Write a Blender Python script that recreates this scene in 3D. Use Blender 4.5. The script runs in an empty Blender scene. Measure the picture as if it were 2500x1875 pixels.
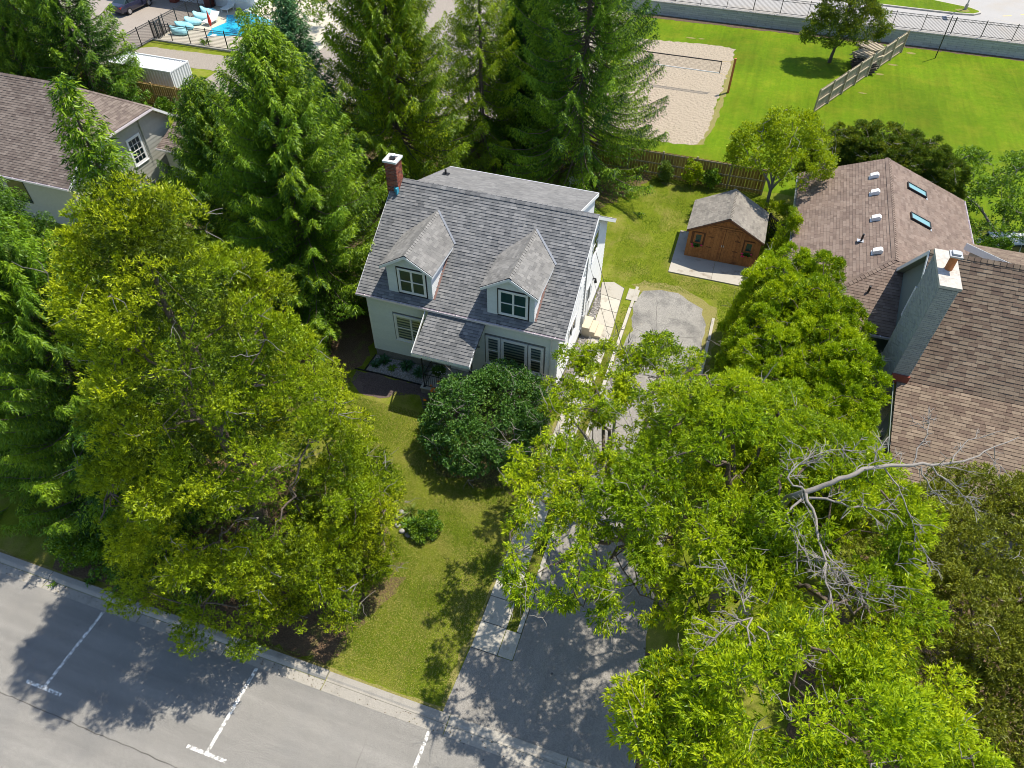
import bpy, math, random
import numpy as np
from mathutils import Vector, Matrix
R_ = math.radians
scene = bpy.context.scene
C = scene.collection
random.seed(7)
rng = np.random.default_rng(11)

# ------------------------------------------------------------------ camera
CH = 25.5
def cam_axes(p, y, r):
    fwd = np.array([-math.sin(y)*math.cos(p), math.cos(y)*math.cos(p), -math.sin(p)])
    right = np.array([math.cos(y), math.sin(y), 0.0]); down = np.cross(fwd, right)
    return right*math.cos(r)+down*math.sin(r), -right*math.sin(r)+down*math.cos(r), fwd
rt, dn, fw = cam_axes(R_(45.81), R_(18.10), R_(-.606))
cd = bpy.data.cameras.new('camera'); cam = bpy.data.objects.new('camera', cd); C.objects.link(cam)
cam.matrix_world = Matrix(((rt[0], -dn[0], -fw[0], 0), (rt[1], -dn[1], -fw[1], 0), (rt[2], -dn[2], -fw[2], CH), (0, 0, 0, 1)))
cd.sensor_width = 36; cd.lens = 1733/2500*36; cd.clip_end = 2000; cd.clip_start = .2
scene.camera = cam
CAM = np.array([0, 0, CH])

# ------------------------------------------------------------------ sky and sun
SUN_EL = R_(63.5)
sdir = Vector((.318, .375, 0)).normalized()            # horizontal direction towards the sun
sv = Vector((sdir.x*math.cos(SUN_EL), sdir.y*math.cos(SUN_EL), math.sin(SUN_EL)))
w = bpy.data.worlds.new('World'); scene.world = w; w.use_nodes = True
nt = w.node_tree; bg = nt.nodes['Background']; sky = nt.nodes.new('ShaderNodeTexSky')
sky.sky_type = 'NISHITA'; sky.sun_disc = False; sky.sun_elevation = SUN_EL
sky.sun_rotation = math.atan2(sdir.x, sdir.y); sky.dust_density = .6; sky.ozone_density = 1.5
nt.links.new(sky.outputs[0], bg.inputs[0]); bg.inputs[1].default_value = .15
sl = bpy.data.lights.new('sun', 'SUN'); sl.energy = 4.8; sl.angle = R_(.55); sl.color = (1, .93, .81)
so = bpy.data.objects.new('sun', sl); C.objects.link(so); so.rotation_euler = sv.to_track_quat('Z', 'Y').to_euler()
scene.view_settings.view_transform = 'Standard'; scene.view_settings.look = 'None'
scene.view_settings.exposure = .45; scene.view_settings.gamma = 1
scene.render.filter_size = 1.0
try: scene.cycles.filter_width = 1.0
except Exception: pass

# ------------------------------------------------------------------ materials
MATS = {}
def nodes(name):
    m = bpy.data.materials.new(name); m.use_nodes = True; MATS[name] = m
    t = m.node_tree; return m, t, t.nodes['Principled BSDF']
def rndsock(t):
    a = t.nodes.new('ShaderNodeAttribute'); a.attribute_name = 'rnd'
    o = t.nodes.new('ShaderNodeObjectInfo'); s = t.nodes.new('ShaderNodeMath'); s.operation = 'ADD'
    t.links.new(a.outputs['Fac'], s.inputs[0]); t.links.new(o.outputs['Random'], s.inputs[1])
    f = t.nodes.new('ShaderNodeMath'); f.operation = 'FRACT'; t.links.new(s.outputs[0], f.inputs[0]); return f.outputs[0]
def ramp(t, fac, cols):
    r = t.nodes.new('ShaderNodeValToRGB'); e = r.color_ramp.elements
    while len(e) < len(cols): e.new(.5)
    for i, c in enumerate(cols):
        p, c = c if len(c) == 2 else (i/(len(cols)-1), c)
        e[i].position = p; e[i].color = (*c, 1)
    t.links.new(fac, r.inputs[0]); return r.outputs[0]
def tex(t, scale, detail=4, rough=.6, stretch=None, kind='ShaderNodeTexNoise'):
    c = t.nodes.new('ShaderNodeNewGeometry'); n = t.nodes.new(kind); n.inputs['Scale'].default_value = scale
    if kind == 'ShaderNodeTexNoise': n.inputs['Detail'].default_value = detail; n.inputs['Roughness'].default_value = rough
    src = c.outputs['Position']
    if stretch:
        m = t.nodes.new('ShaderNodeMapping'); m.inputs['Scale'].default_value = stretch; t.links.new(src, m.inputs[0]); src = m.outputs[0]
    t.links.new(src, n.inputs['Vector']); return n.outputs['Fac'] if kind == 'ShaderNodeTexNoise' else n.outputs['Distance']
def mix(t, a, b, f, mode='MIX'):
    m = t.nodes.new('ShaderNodeMix'); m.data_type = 'RGBA'; m.blend_type = mode
    for s, v in ((m.inputs[0], f), (m.inputs[6], a), (m.inputs[7], b)):
        if isinstance(v, (int, float)): s.default_value = v
        elif isinstance(v, tuple): s.default_value = (*v, 1)
        else: t.links.new(v, s)
    return m.outputs[2]
def bump(t, b, h, dist, strength=1):
    n = t.nodes.new('ShaderNodeBump'); n.inputs['Distance'].default_value = dist; n.inputs['Strength'].default_value = strength
    t.links.new(h, n.inputs['Height']); t.links.new(n.outputs[0], b.inputs['Normal'])
def mat(name, cols, rough=.8, var='rnd', grain=None, big=None, metal=0, spec=.3, bmp=None, streak=None, spots=None):
    """cols picked by piece (var='rnd') or by noise (var=scale); grain=(scale, amount); big=(scale, colour, lo, hi) stains"""
    m, t, b = nodes(name)
    if len(cols) == 1: c = cols[0]
    else: c = ramp(t, rndsock(t) if var == 'rnd' else tex(t, var), cols)
    if big:
        f = ramp(t, tex(t, big[0], 5, .65), [(big[2], (0, 0, 0)), (big[3], (1, 1, 1))])
        c = mix(t, c, big[1], f)
    if grain:
        g = ramp(t, tex(t, grain[0], 3, .7), [(.3, (1-grain[1],)*3), (.7, (1+grain[1],)*3)])
        c = mix(t, c, g, 1.0, 'MULTIPLY')
    if streak:
        c = mix(t, c, ramp(t, tex(t, 1.0, 5, .65, streak[0]), [(.32, (1-streak[1],)*3), (.68, (1+streak[1],)*3)]), 1.0, 'MULTIPLY')
    if spots:
        n = t.nodes.new('ShaderNodeTexVoronoi'); n.inputs['Scale'].default_value = spots[0]; g_ = t.nodes.new('ShaderNodeNewGeometry'); t.links.new(g_.outputs['Position'], n.inputs['Vector'])
        c = mix(t, c, spots[1], ramp(t, n.outputs['Distance'], [(spots[2]*.6, (1, 1, 1)), (spots[2], (0, 0, 0))]))
    if isinstance(c, tuple): b.inputs['Base Color'].default_value = (*c, 1)
    else: t.links.new(c, b.inputs['Base Color'])
    b.inputs['Roughness'].default_value = rough; b.inputs['Metallic'].default_value = metal
    b.inputs['Specular IOR Level'].default_value = spec
    if bmp: bump(t, b, tex(t, bmp[0], 4, .6), bmp[1])
    return m
def leafmat(name, cols, trans=.35, gloss=.06, grough=.45, big=None):
    m = bpy.data.materials.new(name); m.use_nodes = True; MATS[name] = m; t = m.node_tree; t.nodes.clear()
    c = ramp(t, rndsock(t), cols)
    if big:
        f = ramp(t, tex(t, big[0], 2, .5), [(.38, (0, 0, 0)), (.62, (1, 1, 1))]); c = mix(t, c, big[1], f, 'MULTIPLY')
    d = t.nodes.new('ShaderNodeBsdfDiffuse'); tr = t.nodes.new('ShaderNodeBsdfTranslucent'); g = t.nodes.new('ShaderNodeBsdfGlossy')
    g.inputs['Roughness'].default_value = grough; g.inputs[0].default_value = (.9, .95, 1, 1)
    t.links.new(c, d.inputs[0]); tc = mix(t, c, (1.25, 1.1, .5), 1.0, 'MULTIPLY'); t.links.new(tc, tr.inputs[0])
    m1 = t.nodes.new('ShaderNodeMixShader'); m1.inputs[0].default_value = trans
    t.links.new(d.outputs[0], m1.inputs[1]); t.links.new(tr.outputs[0], m1.inputs[2])
    m2 = t.nodes.new('ShaderNodeMixShader'); m2.inputs[0].default_value = gloss
    t.links.new(m1.outputs[0], m2.inputs[1]); t.links.new(g.outputs[0], m2.inputs[2])
    o = t.nodes.new('ShaderNodeOutputMaterial'); t.links.new(m2.outputs[0], o.inputs[0]); return m

# grounds
def lawn_mat(name, g1, g2, dry, lo, hi):
    m, t, b = nodes(name)
    c = ramp(t, tex(t, 2.3, 6, .7), [(.3, g1), (.7, g2)])
    c = mix(t, c, dry, ramp(t, tex(t, .45, 6, .72), [(lo, (0, 0, 0)), (hi, (.75, .75, .75))]))
    c = mix(t, c, ramp(t, tex(t, 26, 3, .8), [(.25, (.45,)*3), (.75, (1.5,)*3)]), 1.0, 'MULTIPLY')
    c = mix(t, c, ramp(t, tex(t, .12, 3, .5), [(.3, (.80,)*3), (.7, (1.18,)*3)]), 1.0, 'MULTIPLY')
    c = mix(t, c, ramp(t, tex(t, 1., 4, .6, (2.4, .12, 1)), [(.35, (.90,)*3), (.65, (1.10,)*3)]), 1.0, 'MULTIPLY')
    t.links.new(c, b.inputs['Base Color']); b.inputs['Roughness'].default_value = .95; b.inputs['Specular IOR Level'].default_value = .1
    bump(t, b, tex(t, 30, 3, .8), .04); return m
lawn_mat('lawn_near', (.12, .165, .010), (.19, .225, .018), (.31, .26, .08), .48, .70)
lawn_mat('lawn_far', (.085, .165, .003), (.135, .205, .005), (.19, .21, .012), .46, .74)
mat('asphalt', [(.205, .197, .18), (.26, .247, .225)], .9, .7, (38, .40), (.22, (.19, .185, .175), .50, .72), bmp=(60, .01), streak=((.10, 1.6, 1), .13), spots=(1.1, (.10, .095, .09), .045))
mat('drive_asphalt', [(.225, .21, .19), (.29, .27, .24)], .9, .9, (34, .42), (.45, (.175, .168, .155), .52, .74), bmp=(60, .012), streak=((1.4, .12, 1), .10), spots=(.9, (.09, .085, .08), .05))
mat('old_asphalt', [(.22, .212, .195), (.31, .295, .265)], .95, 3, (22, .5), (.8, (.15, .145, .135), .48, .68), bmp=(30, .02), spots=(2.2, (.34, .31, .25), .10))
mat('concrete', [(.37, .345, .30), (.46, .43, .37)], .9, 1.5, (40, .16), (1.6, (.30, .275, .235), .53, .72), bmp=(60, .004))
mat('kerb_concrete', [(.30, .28, .245), (.37, .345, .30)], .9, 'rnd', (30, .18), (1.3, (.22, .205, .18), .52, .72), bmp=(50, .006))
mat('slab_concrete', [(.38, .355, .305), (.47, .44, .375)], .9, 'rnd', (36, .15), (2.2, (.27, .245, .2), .55, .72), bmp=(50, .004))
mat('pad_concrete', [(.36, .335, .29), (.44, .41, .35)], .9, 1.2, (30, .12), (1.3, (.2, .16, .12), .56, .74), bmp=(50, .004))
mat('beige_step', [(.52, .45, .335)], .8, grain=(25, .08))
mat('joint_dark', [(.09, .085, .075)], .95)
mat('white_paint', [(.78, .77, .73)], .7, grain=(40, .25), big=(9, (.26, .25, .23), .46, .56))
mat('yellow_paint', [(.75, .52, .12)], .7)
mat('soil', [(.075, .05, .032), (.14, .10, .065)], .98, 3, (24, .5), bmp=(20, .04))
mat('needle_litter', [(.10, .06, .035), (.17, .115, .065)], .98, 2.2, (22, .6), (1.1, (.13, .14, .03), .52, .66), bmp=(22, .04))
mat('mulch', [(.075, .052, .045), (.17, .13, .115)], .98, 20, (50, .6), bmp=(30, .03))
mat('dry_edge', [(.26, .21, .09), (.17, .18, .03)], .98, 5, (24, .5), bmp=(20, .03))
mat('sand', [(.42, .35, .26), (.33, .275, .205)], .98, 5, (16, .35), (3.5, (.30, .24, .17), .60, .70), bmp=(3.5, .25))
mat('pale_road', [(.33, .32, .305), (.40, .385, .365)], .95, .6, (20, .12), (.2, (.36, .33, .29), .5, .7))
mat('tan_lot', [(.27, .235, .2), (.34, .30, .26)], .95, .7, (10, .2))
mat('gravel_ground', [(.38, .335, .28), (.24, .21, .18)], .98, 14, (30, .5), bmp=(18, .06))
mat('stone', [(.16, .155, .15), (.30, .285, .27), (.5, .48, .46)], .85, grain=(30, .2))
mat('pool_water', [(.01, .36, .60), (.03, .50, .72)], .08, 1.6, spec=.6, bmp=(3, .05))
mat('deck', [(.50, .455, .37)], .9, grain=(12, .06))
# house
mat('shingle_grey', [(.125, .128, .132), (.16, .163, .166), (.19, .19, .192), (.225, .225, .223)], .92, grain=(70, .3), streak=((.9, .9, .5), .14))
mat('shingle_grey_light', [(.15, .15, .15), (.18, .178, .176), (.21, .207, .203)], .92, grain=(70, .25), streak=((.9, .9, .5), .14))
mat('shingle_dormer', [(.16, .156, .15), (.195, .19, .18), (.24, .232, .22)], .92, grain=(70, .25), streak=((.9, .9, .5), .14))
mat('shingle_brown', [(.12, .083, .062), (.155, .112, .082), (.185, .14, .10), (.225, .172, .125)], .92, grain=(60, .28), streak=((.9, .9, .5), .14))
mat('shingle_wing', [(.165, .12, .098), (.20, .148, .118), (.225, .172, .14), (.145, .105, .085)], .92, grain=(60, .25), streak=((.9, .9, .5), .14))
mat('shingle_taupe', [(.13, .10, .085), (.175, .14, .118), (.22, .178, .15)], .92, grain=(60, .25), streak=((.9, .9, .5), .14))
mat('shingle_shed', [(.20, .18, .155), (.26, .238, .205), (.17, .155, .135)], .92, grain=(60, .25), streak=((.9, .9, .5), .14))
mat('butt_dark', [(.022, .021, .022)], .95)  # butt edges near black: printed band plus the painted shadow line of each course
mat('butt_brown', [(.045, .025, .017)], .95)  # brown roofs: band and course shadow in one dark colour
mat('deck_dark', [(.05, .05, .05)], .95)
mat('siding_shaded', [(.66, .70, .70), (.71, .745, .74)], .55, grain=(8, .04))  # white siding with the shade of the front walls in its colour
mat('siding_white', [(.76, .77, .77), (.80, .81, .81)], .5)
mat('siding_grey', [(.35, .345, .31), (.39, .385, .345)], .6, grain=(6, .05))
mat('trim_white', [(.78, .79, .79)], .45)
mat('gutter_white', [(.72, .66, .68)], .35, grain=(3, .08))  # white gutter with the pink cast of its light mixed in
mat('foundation', [(.22, .205, .195)], .95, grain=(14, .2))
mat('black_metal', [(.015, .015, .017)], .4, spec=.5)
mat('dark_trim', [(.02, .02, .022)], .5)
mat('grey_metal', [(.42, .43, .44)], .4, metal=.4)
mat('flash_brown', [(.22, .13, .11)], .6)
mat('flash_blue', [(.05, .32, .45)], .6)
mat('pane_backing', [(.03, .045, .06)], .5)
mat('pane_reflection_teal', [(.012, .06, .11), (.03, .10, .13), (.05, .07, .08)], .4, 2.6)  # reflected sky and trees painted as teal mottle behind the glass
mat('sheathing_shadow', [(.16, .17, .18)], .9)  # wall core, darkened so the open lap gaps read as shadow lines
mat('blind_light', [(.66, .65, .58), (.7, .69, .62)], .7)
mat('blind_dark', [(.14, .17, .20)], .6)
mat('brick', [(.20, .055, .035), (.32, .10, .06), (.11, .045, .04), (.38, .16, .10)], .9, grain=(40, .3))
mat('mortar', [(.38, .34, .32)], .95)
mat('painted_brick', [(.33, .34, .325), (.37, .375, .355), (.29, .30, .29)], .8, grain=(30, .1))
mat('painted_mortar', [(.19, .195, .19)], .9)
mat('stucco_green', [(.20, .235, .22)], .9, grain=(30, .12))
mat('cap_concrete', [(.48, .45, .40)], .9, grain=(10, .15), big=(3, (.36, .33, .29), .5, .7))
mat('terracotta', [(.46, .17, .06)], .8, grain=(10, .15))
mat('clay_red', [(.22, .06, .04)], .8)
mat('skylight_glass', [(.16, .32, .34)], .2, spec=.6)
mat('shed_wood', [(.31, .125, .04), (.37, .155, .05), (.26, .10, .034)], .75, grain=(9, .22), big=(3, (.12, .05, .022), .58, .74))
mat('shed_dark', [(.13, .055, .025)], .8)
mat('fence_wood', [(.30, .19, .06), (.38, .25, .08), (.24, .15, .05)], .85, grain=(8, .25))
mat('fence_rail_sun_edge', [(.38, .27, .11)], .85)  # pale wood for rails, and for gap strips painted as sunlit edges
mat('weathered_wood', [(.28, .235, .17), (.34, .29, .21), (.23, .19, .14)], .9, grain=(8, .25))
mat('wood_light', [(.50, .42, .30), (.38, .31, .21)], .9, grain=(6, .2))
mat('old_dark_wood', [(.06, .05, .042), (.1, .085, .07)], .95)
mat('wall_block', [(.36, .37, .365), (.42, .43, .42), (.32, .33, .325)], .9, grain=(12, .15))
mat('container_white', [(.74, .76, .78)], .45, grain=(3, .04))
mat('container_shaded', [(.60, .60, .59)], .5, grain=(2, .1))  # same white paint, greyed to put the south side's shade in the colour
mat('bark', [(.17, .135, .105), (.11, .085, .065)], .95, 4, (20, .35), bmp=(14, .05))
mat('bark_grey', [(.30, .275, .24), (.20, .18, .16)], .95, 5, (20, .3), bmp=(20, .03))
mat('dead_wood', [(.31, .28, .245), (.22, .20, .18)], .9, 5, (20, .2))
mat('bean_blue', [(.28, .62, .70), (.38, .70, .76)], .7, grain=(4, .1))
mat('red', [(.6, .05, .03)], .6)
mat('cable', [(.03, .03, .03)], .6)
mat('orange_petal', [(.85, .22, .01), (.9, .32, .02)], .6)
mat('pink_petal', [(.80, .02, .13), (.85, .05, .22)], .6)
mat('white_petal', [(.8, .8, .82)], .6)
mat('car_navy', [(.02, .022, .045)], .18, spec=.7)
mat('car_white', [(.75, .76, .76)], .2, spec=.6)
mat('car_glass', [(.02, .035, .04)], .06, spec=.9)
mat('tyre', [(.02, .02, .02)], .8)
mat('rim', [(.5, .5, .52)], .3, metal=.7)
mat('tail_red', [(.5, .02, .01)], .3)
def glassmat():
    m, t, b = nodes('glass'); t.nodes.remove(b); o = t.nodes['Material Output']
    tr = t.nodes.new('ShaderNodeBsdfTransparent'); g = t.nodes.new('ShaderNodeBsdfGlossy'); g.inputs['Roughness'].default_value = .02
    tr.inputs[0].default_value = (.85, .92, .95, 1)
    f = t.nodes.new('ShaderNodeFresnel'); f.inputs[0].default_value = 1.42; mx = t.nodes.new('ShaderNodeMixShader')
    a = t.nodes.new('ShaderNodeMath'); a.operation = 'ADD'; a.inputs[1].default_value = .01; t.links.new(f.outputs[0], a.inputs[0])
    t.links.new(a.outputs[0], mx.inputs[0]); t.links.new(tr.outputs[0], mx.inputs[1]); t.links.new(g.outputs[0], mx.inputs[2]); t.links.new(mx.outputs[0], o.inputs[0])
glassmat()
# leaves
leafmat('leaf_ash', [(.09, .18, .005), (.34, .46, .007), (.58, .66, .012)], .38, .02, big=(.35, (.75, .85, .8)))
leafmat('leaf_maple', [(.17, .26, .005), (.30, .42, .007), (.42, .52, .012)], .42, .02)
leafmat('leaf_lilac', [(.04, .12, .015), (.075, .18, .02), (.16, .28, .03)], .28, .03, .5)
leafmat('leaf_dark', [(.06, .15, .010), (.12, .24, .010), (.22, .35, .014)], .35, .03)
leafmat('needle_spruce', [(.03, .08, .008), (.13, .25, .010), (.34, .48, .014)], .28, .02, big=(.4, (.8, .9, .9)))
leafmat('needle_bright', [(.05, .11, .005), (.22, .34, .006), (.48, .60, .010)], .32, .02)
leafmat('needle_blue', [(.035, .11, .04), (.075, .19, .07), (.15, .30, .12)], .25, .02)
leafmat('needle_dark', [(.02, .065, .010), (.08, .19, .012), (.28, .45, .014)], .25, .02)
leafmat('leaf_juniper', [(.06, .10, .004), (.25, .33, .005), (.50, .56, .012)], .25, .02, big=(.3, (.62, .76, .75)))
leafmat('leaf_cedar', [(.10, .19, .005), (.28, .42, .006), (.48, .58, .010)], .30, .02)
leafmat('leaf_hedge', [(.06, .12, .010), (.12, .19, .010), (.26, .30, .018)], .28, .02)
leafmat('leaf_olive', [(.10, .13, .012), (.18, .21, .018), (.31, .34, .03)], .28, .02)
leafmat('leaf_thin', [(.08, .15, .02), (.15, .23, .03), (.26, .34, .05)], .3, .03)
leafmat('grass_blade', [(.11, .18, .008), (.19, .27, .015), (.30, .31, .05), (.44, .39, .14)], .3, .02)
leafmat('grass_green', [(.11, .20, .006), (.18, .29, .010), (.26, .34, .02)], .3, .02)
leafmat('hosta_green', [(.03, .11, .03), (.05, .16, .04)], .25, .08)

# ------------------------------------------------------------------ object helpers
ORG = {}
def link(o, parent=None):
    C.objects.link(o)
    if parent is not None: o.parent = parent; ORG[o.name] = ORG[parent.name]
    else: ORG.setdefault(o.name, np.zeros(3))
    return o
def props(o, label=None, cat=None, group=None, kind=None):
    for k, v in (('label', label), ('category', cat), ('group', group), ('kind', kind)):
        if v: o[k] = v
    return o
def thing(name, label, cat, loc=(0, 0, 0), group=None):
    o = bpy.data.objects.new(name, None); o.location = loc; o.empty_display_size = .3; C.objects.link(o)
    ORG[o.name] = np.array(loc, float); return props(o, label, cat, group)
def mesh_np(name, V, F, mats, mi=None, rnd=None, smooth=False):
    """V (n,3) array; F (m,k) array of equal-sided faces"""
    V = np.asarray(V, np.float32); F = np.asarray(F, np.int32); me = bpy.data.meshes.new(name)
    k = F.shape[1]; me.vertices.add(len(V)); me.vertices.foreach_set('co', V.ravel())
    me.loops.add(F.size); me.loops.foreach_set('vertex_index', F.ravel())
    me.polygons.add(len(F)); me.polygons.foreach_set('loop_start', np.arange(0, F.size, k, dtype=np.int32))
    if mi is not None: me.polygons.foreach_set('material_index', np.asarray(mi, np.int32))
    me.polygons.foreach_set('use_smooth', np.full(len(F), bool(smooth)))
    for m in mats: me.materials.append(MATS[m])
    me.update(calc_edges=True)
    if rnd is not None:
        a = me.attributes.new('rnd', 'FLOAT', 'FACE'); a.data.foreach_set('value', np.asarray(rnd, np.float32))
    return me
class MB:
    def __init__(s): s.v = []; s.f = []; s.m = []; s.r = []; s.sm = False
    def add(s, vs, fs, mi=0, r=0.):
        n = len(s.v); s.v += [tuple(map(float, p)) for p in vs]
        for f in fs: s.f.append(tuple(i+n for i in f)); s.m.append(mi); s.r.append(r)
        return s
    def box(s, x0, x1, y0, y1, z0, z1, mi=0, r=0.):
        return s.add([(x0, y0, z0), (x1, y0, z0), (x1, y1, z0), (x0, y1, z0), (x0, y0, z1), (x1, y0, z1), (x1, y1, z1), (x0, y1, z1)],
                     [(0, 3, 2, 1), (4, 5, 6, 7), (0, 1, 5, 4), (1, 2, 6, 5), (2, 3, 7, 6), (3, 0, 4, 7)], mi, r)
    def ob(s, fr, u0, u1, v0, v1, w0, w1, mi=0, r=0.):
        O, U, V, W = fr
        P = [O+U*u+V*v+W*w_ for w_ in (w0, w1) for u, v in ((u0, v0), (u1, v0), (u1, v1), (u0, v1))]
        return s.add(P, [(0, 3, 2, 1), (4, 5, 6, 7), (0, 1, 5, 4), (1, 2, 6, 5), (2, 3, 7, 6), (3, 0, 4, 7)], mi, r)
    def prism(s, poly, vec, mi=0, r=0.):
        n = len(poly); vec = np.array(vec, float); P = [np.array(p, float) for p in poly]
        return s.add(P+[p+vec for p in P], [tuple(range(n))[::-1], tuple(range(n, 2*n))]+[(i, (i+1) % n, n+(i+1) % n, n+i) for i in range(n)], mi, r)
    def tube(s, pts, rad, n=6, mi=0, r=0., cap=True):
        V, F = tube(pts, rad, n); s.add(V, F, mi, r)
        if cap:
            b = len(s.v)-len(V); s.f += [tuple(range(b+n-1, b-1, -1)), tuple(range(b+len(V)-n, b+len(V)))]; s.m += [mi]*2; s.r += [r]*2
        return s
    def build(s, name, mats, parent=None, smooth=False, **kw):
        if isinstance(mats, str): mats = [mats]
        org = ORG[parent.name] if parent is not None else np.zeros(3)
        me = bpy.data.meshes.new(name); me.from_pydata([tuple(np.array(p)-org) for p in s.v], [], s.f)
        for m in mats: me.materials.append(MATS[m])
        me.polygons.foreach_set('material_index', s.m)
        if any(s.r): me.attributes.new('rnd', 'FLOAT', 'FACE').data.foreach_set('value', s.r)
        me.update()
        if smooth: me.polygons.foreach_set('use_smooth', [True]*len(s.f))
        o = bpy.data.objects.new(name, me); link(o, parent); return props(o, **kw)
def tube(pts, rad, n=6):
    P = np.array(pts, float); rad = np.broadcast_to(rad, len(P)); T = np.gradient(P, axis=0) if len(P) > 1 else None
    T /= np.linalg.norm(T, axis=1)[:, None]+1e-9
    a = np.array([0, 0, 1.]) if abs(T[0][2]) < .9 else np.array([1., 0, 0])
    A = np.cross(T, a); A /= np.linalg.norm(A, axis=1)[:, None]+1e-9; B = np.cross(T, A)
    th = np.arange(n)*2*math.pi/n
    V = (P[:, None]+(A[:, None]*np.cos(th)[None, :, None]+B[:, None]*np.sin(th)[None, :, None])*rad[:, None, None]).reshape(-1, 3)
    F = [(i*n+j, i*n+(j+1) % n, (i+1)*n+(j+1) % n, (i+1)*n+j) for i in range(len(P)-1) for j in range(n)]
    return V, F
UNIT = {}
def unitbox(mats):
    k = tuple(mats)
    if k not in UNIT:
        V = np.array([(x, y, z) for z in (-.5, .5) for x, y in ((-.5, -.5), (.5, -.5), (.5, .5), (-.5, .5))])
        UNIT[k] = mesh_np('piece', V, [(0, 3, 2, 1), (4, 5, 6, 7), (0, 1, 5, 4), (1, 2, 6, 5), (2, 3, 7, 6), (3, 0, 4, 7)], mats)
    return UNIT[k]
def piece(name, m, parent, c, size, axes=None, me=None):
    o = bpy.data.objects.new(name, me or unitbox([m])); C.objects.link(o); o.parent = parent; ORG[o.name] = ORG[parent.name]
    c = np.array(c, float)-ORG[parent.name]
    if axes is None: axes = np.eye(3)
    M = Matrix.Identity(4)
    for j in range(3):
        for i in range(3): M[i][j] = float(axes[j][i]*size[j])
        M[j][3] = float(c[j])
    o.matrix_local = M; return o
def sheet(name, poly, z, m, kind='structure', thick=0, jitter=0, parent=None):
    P = []
    if jitter:
        for i, a in enumerate(poly):
            b = poly[(i+1) % len(poly)]; n = max(1, int(math.dist(a[:2], b[:2])/.35))
            for k in range(n):
                t = k/n; j = jitter*random.uniform(-1, 1); j2 = jitter*random.uniform(-1, 1)
                P.append((a[0]+(b[0]-a[0])*t+j, a[1]+(b[1]-a[1])*t+j2))
    else: P = list(poly)
    mb = MB()
    if thick: mb.prism([(x, y, z-thick) for x, y in P], (0, 0, thick))
    else: mb.add([(x, y, z) for x, y in P], [tuple(range(len(P)))])
    o = mb.build(name, m, parent)
    if kind: o['kind'] = kind
    return o
def rect(x0, x1, y0, y1): return [(x0, y0), (x1, y0), (x1, y1), (x0, y1)]
X, Y, Z = np.eye(3)
def v3(*a): return np.array(a, float)

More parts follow.
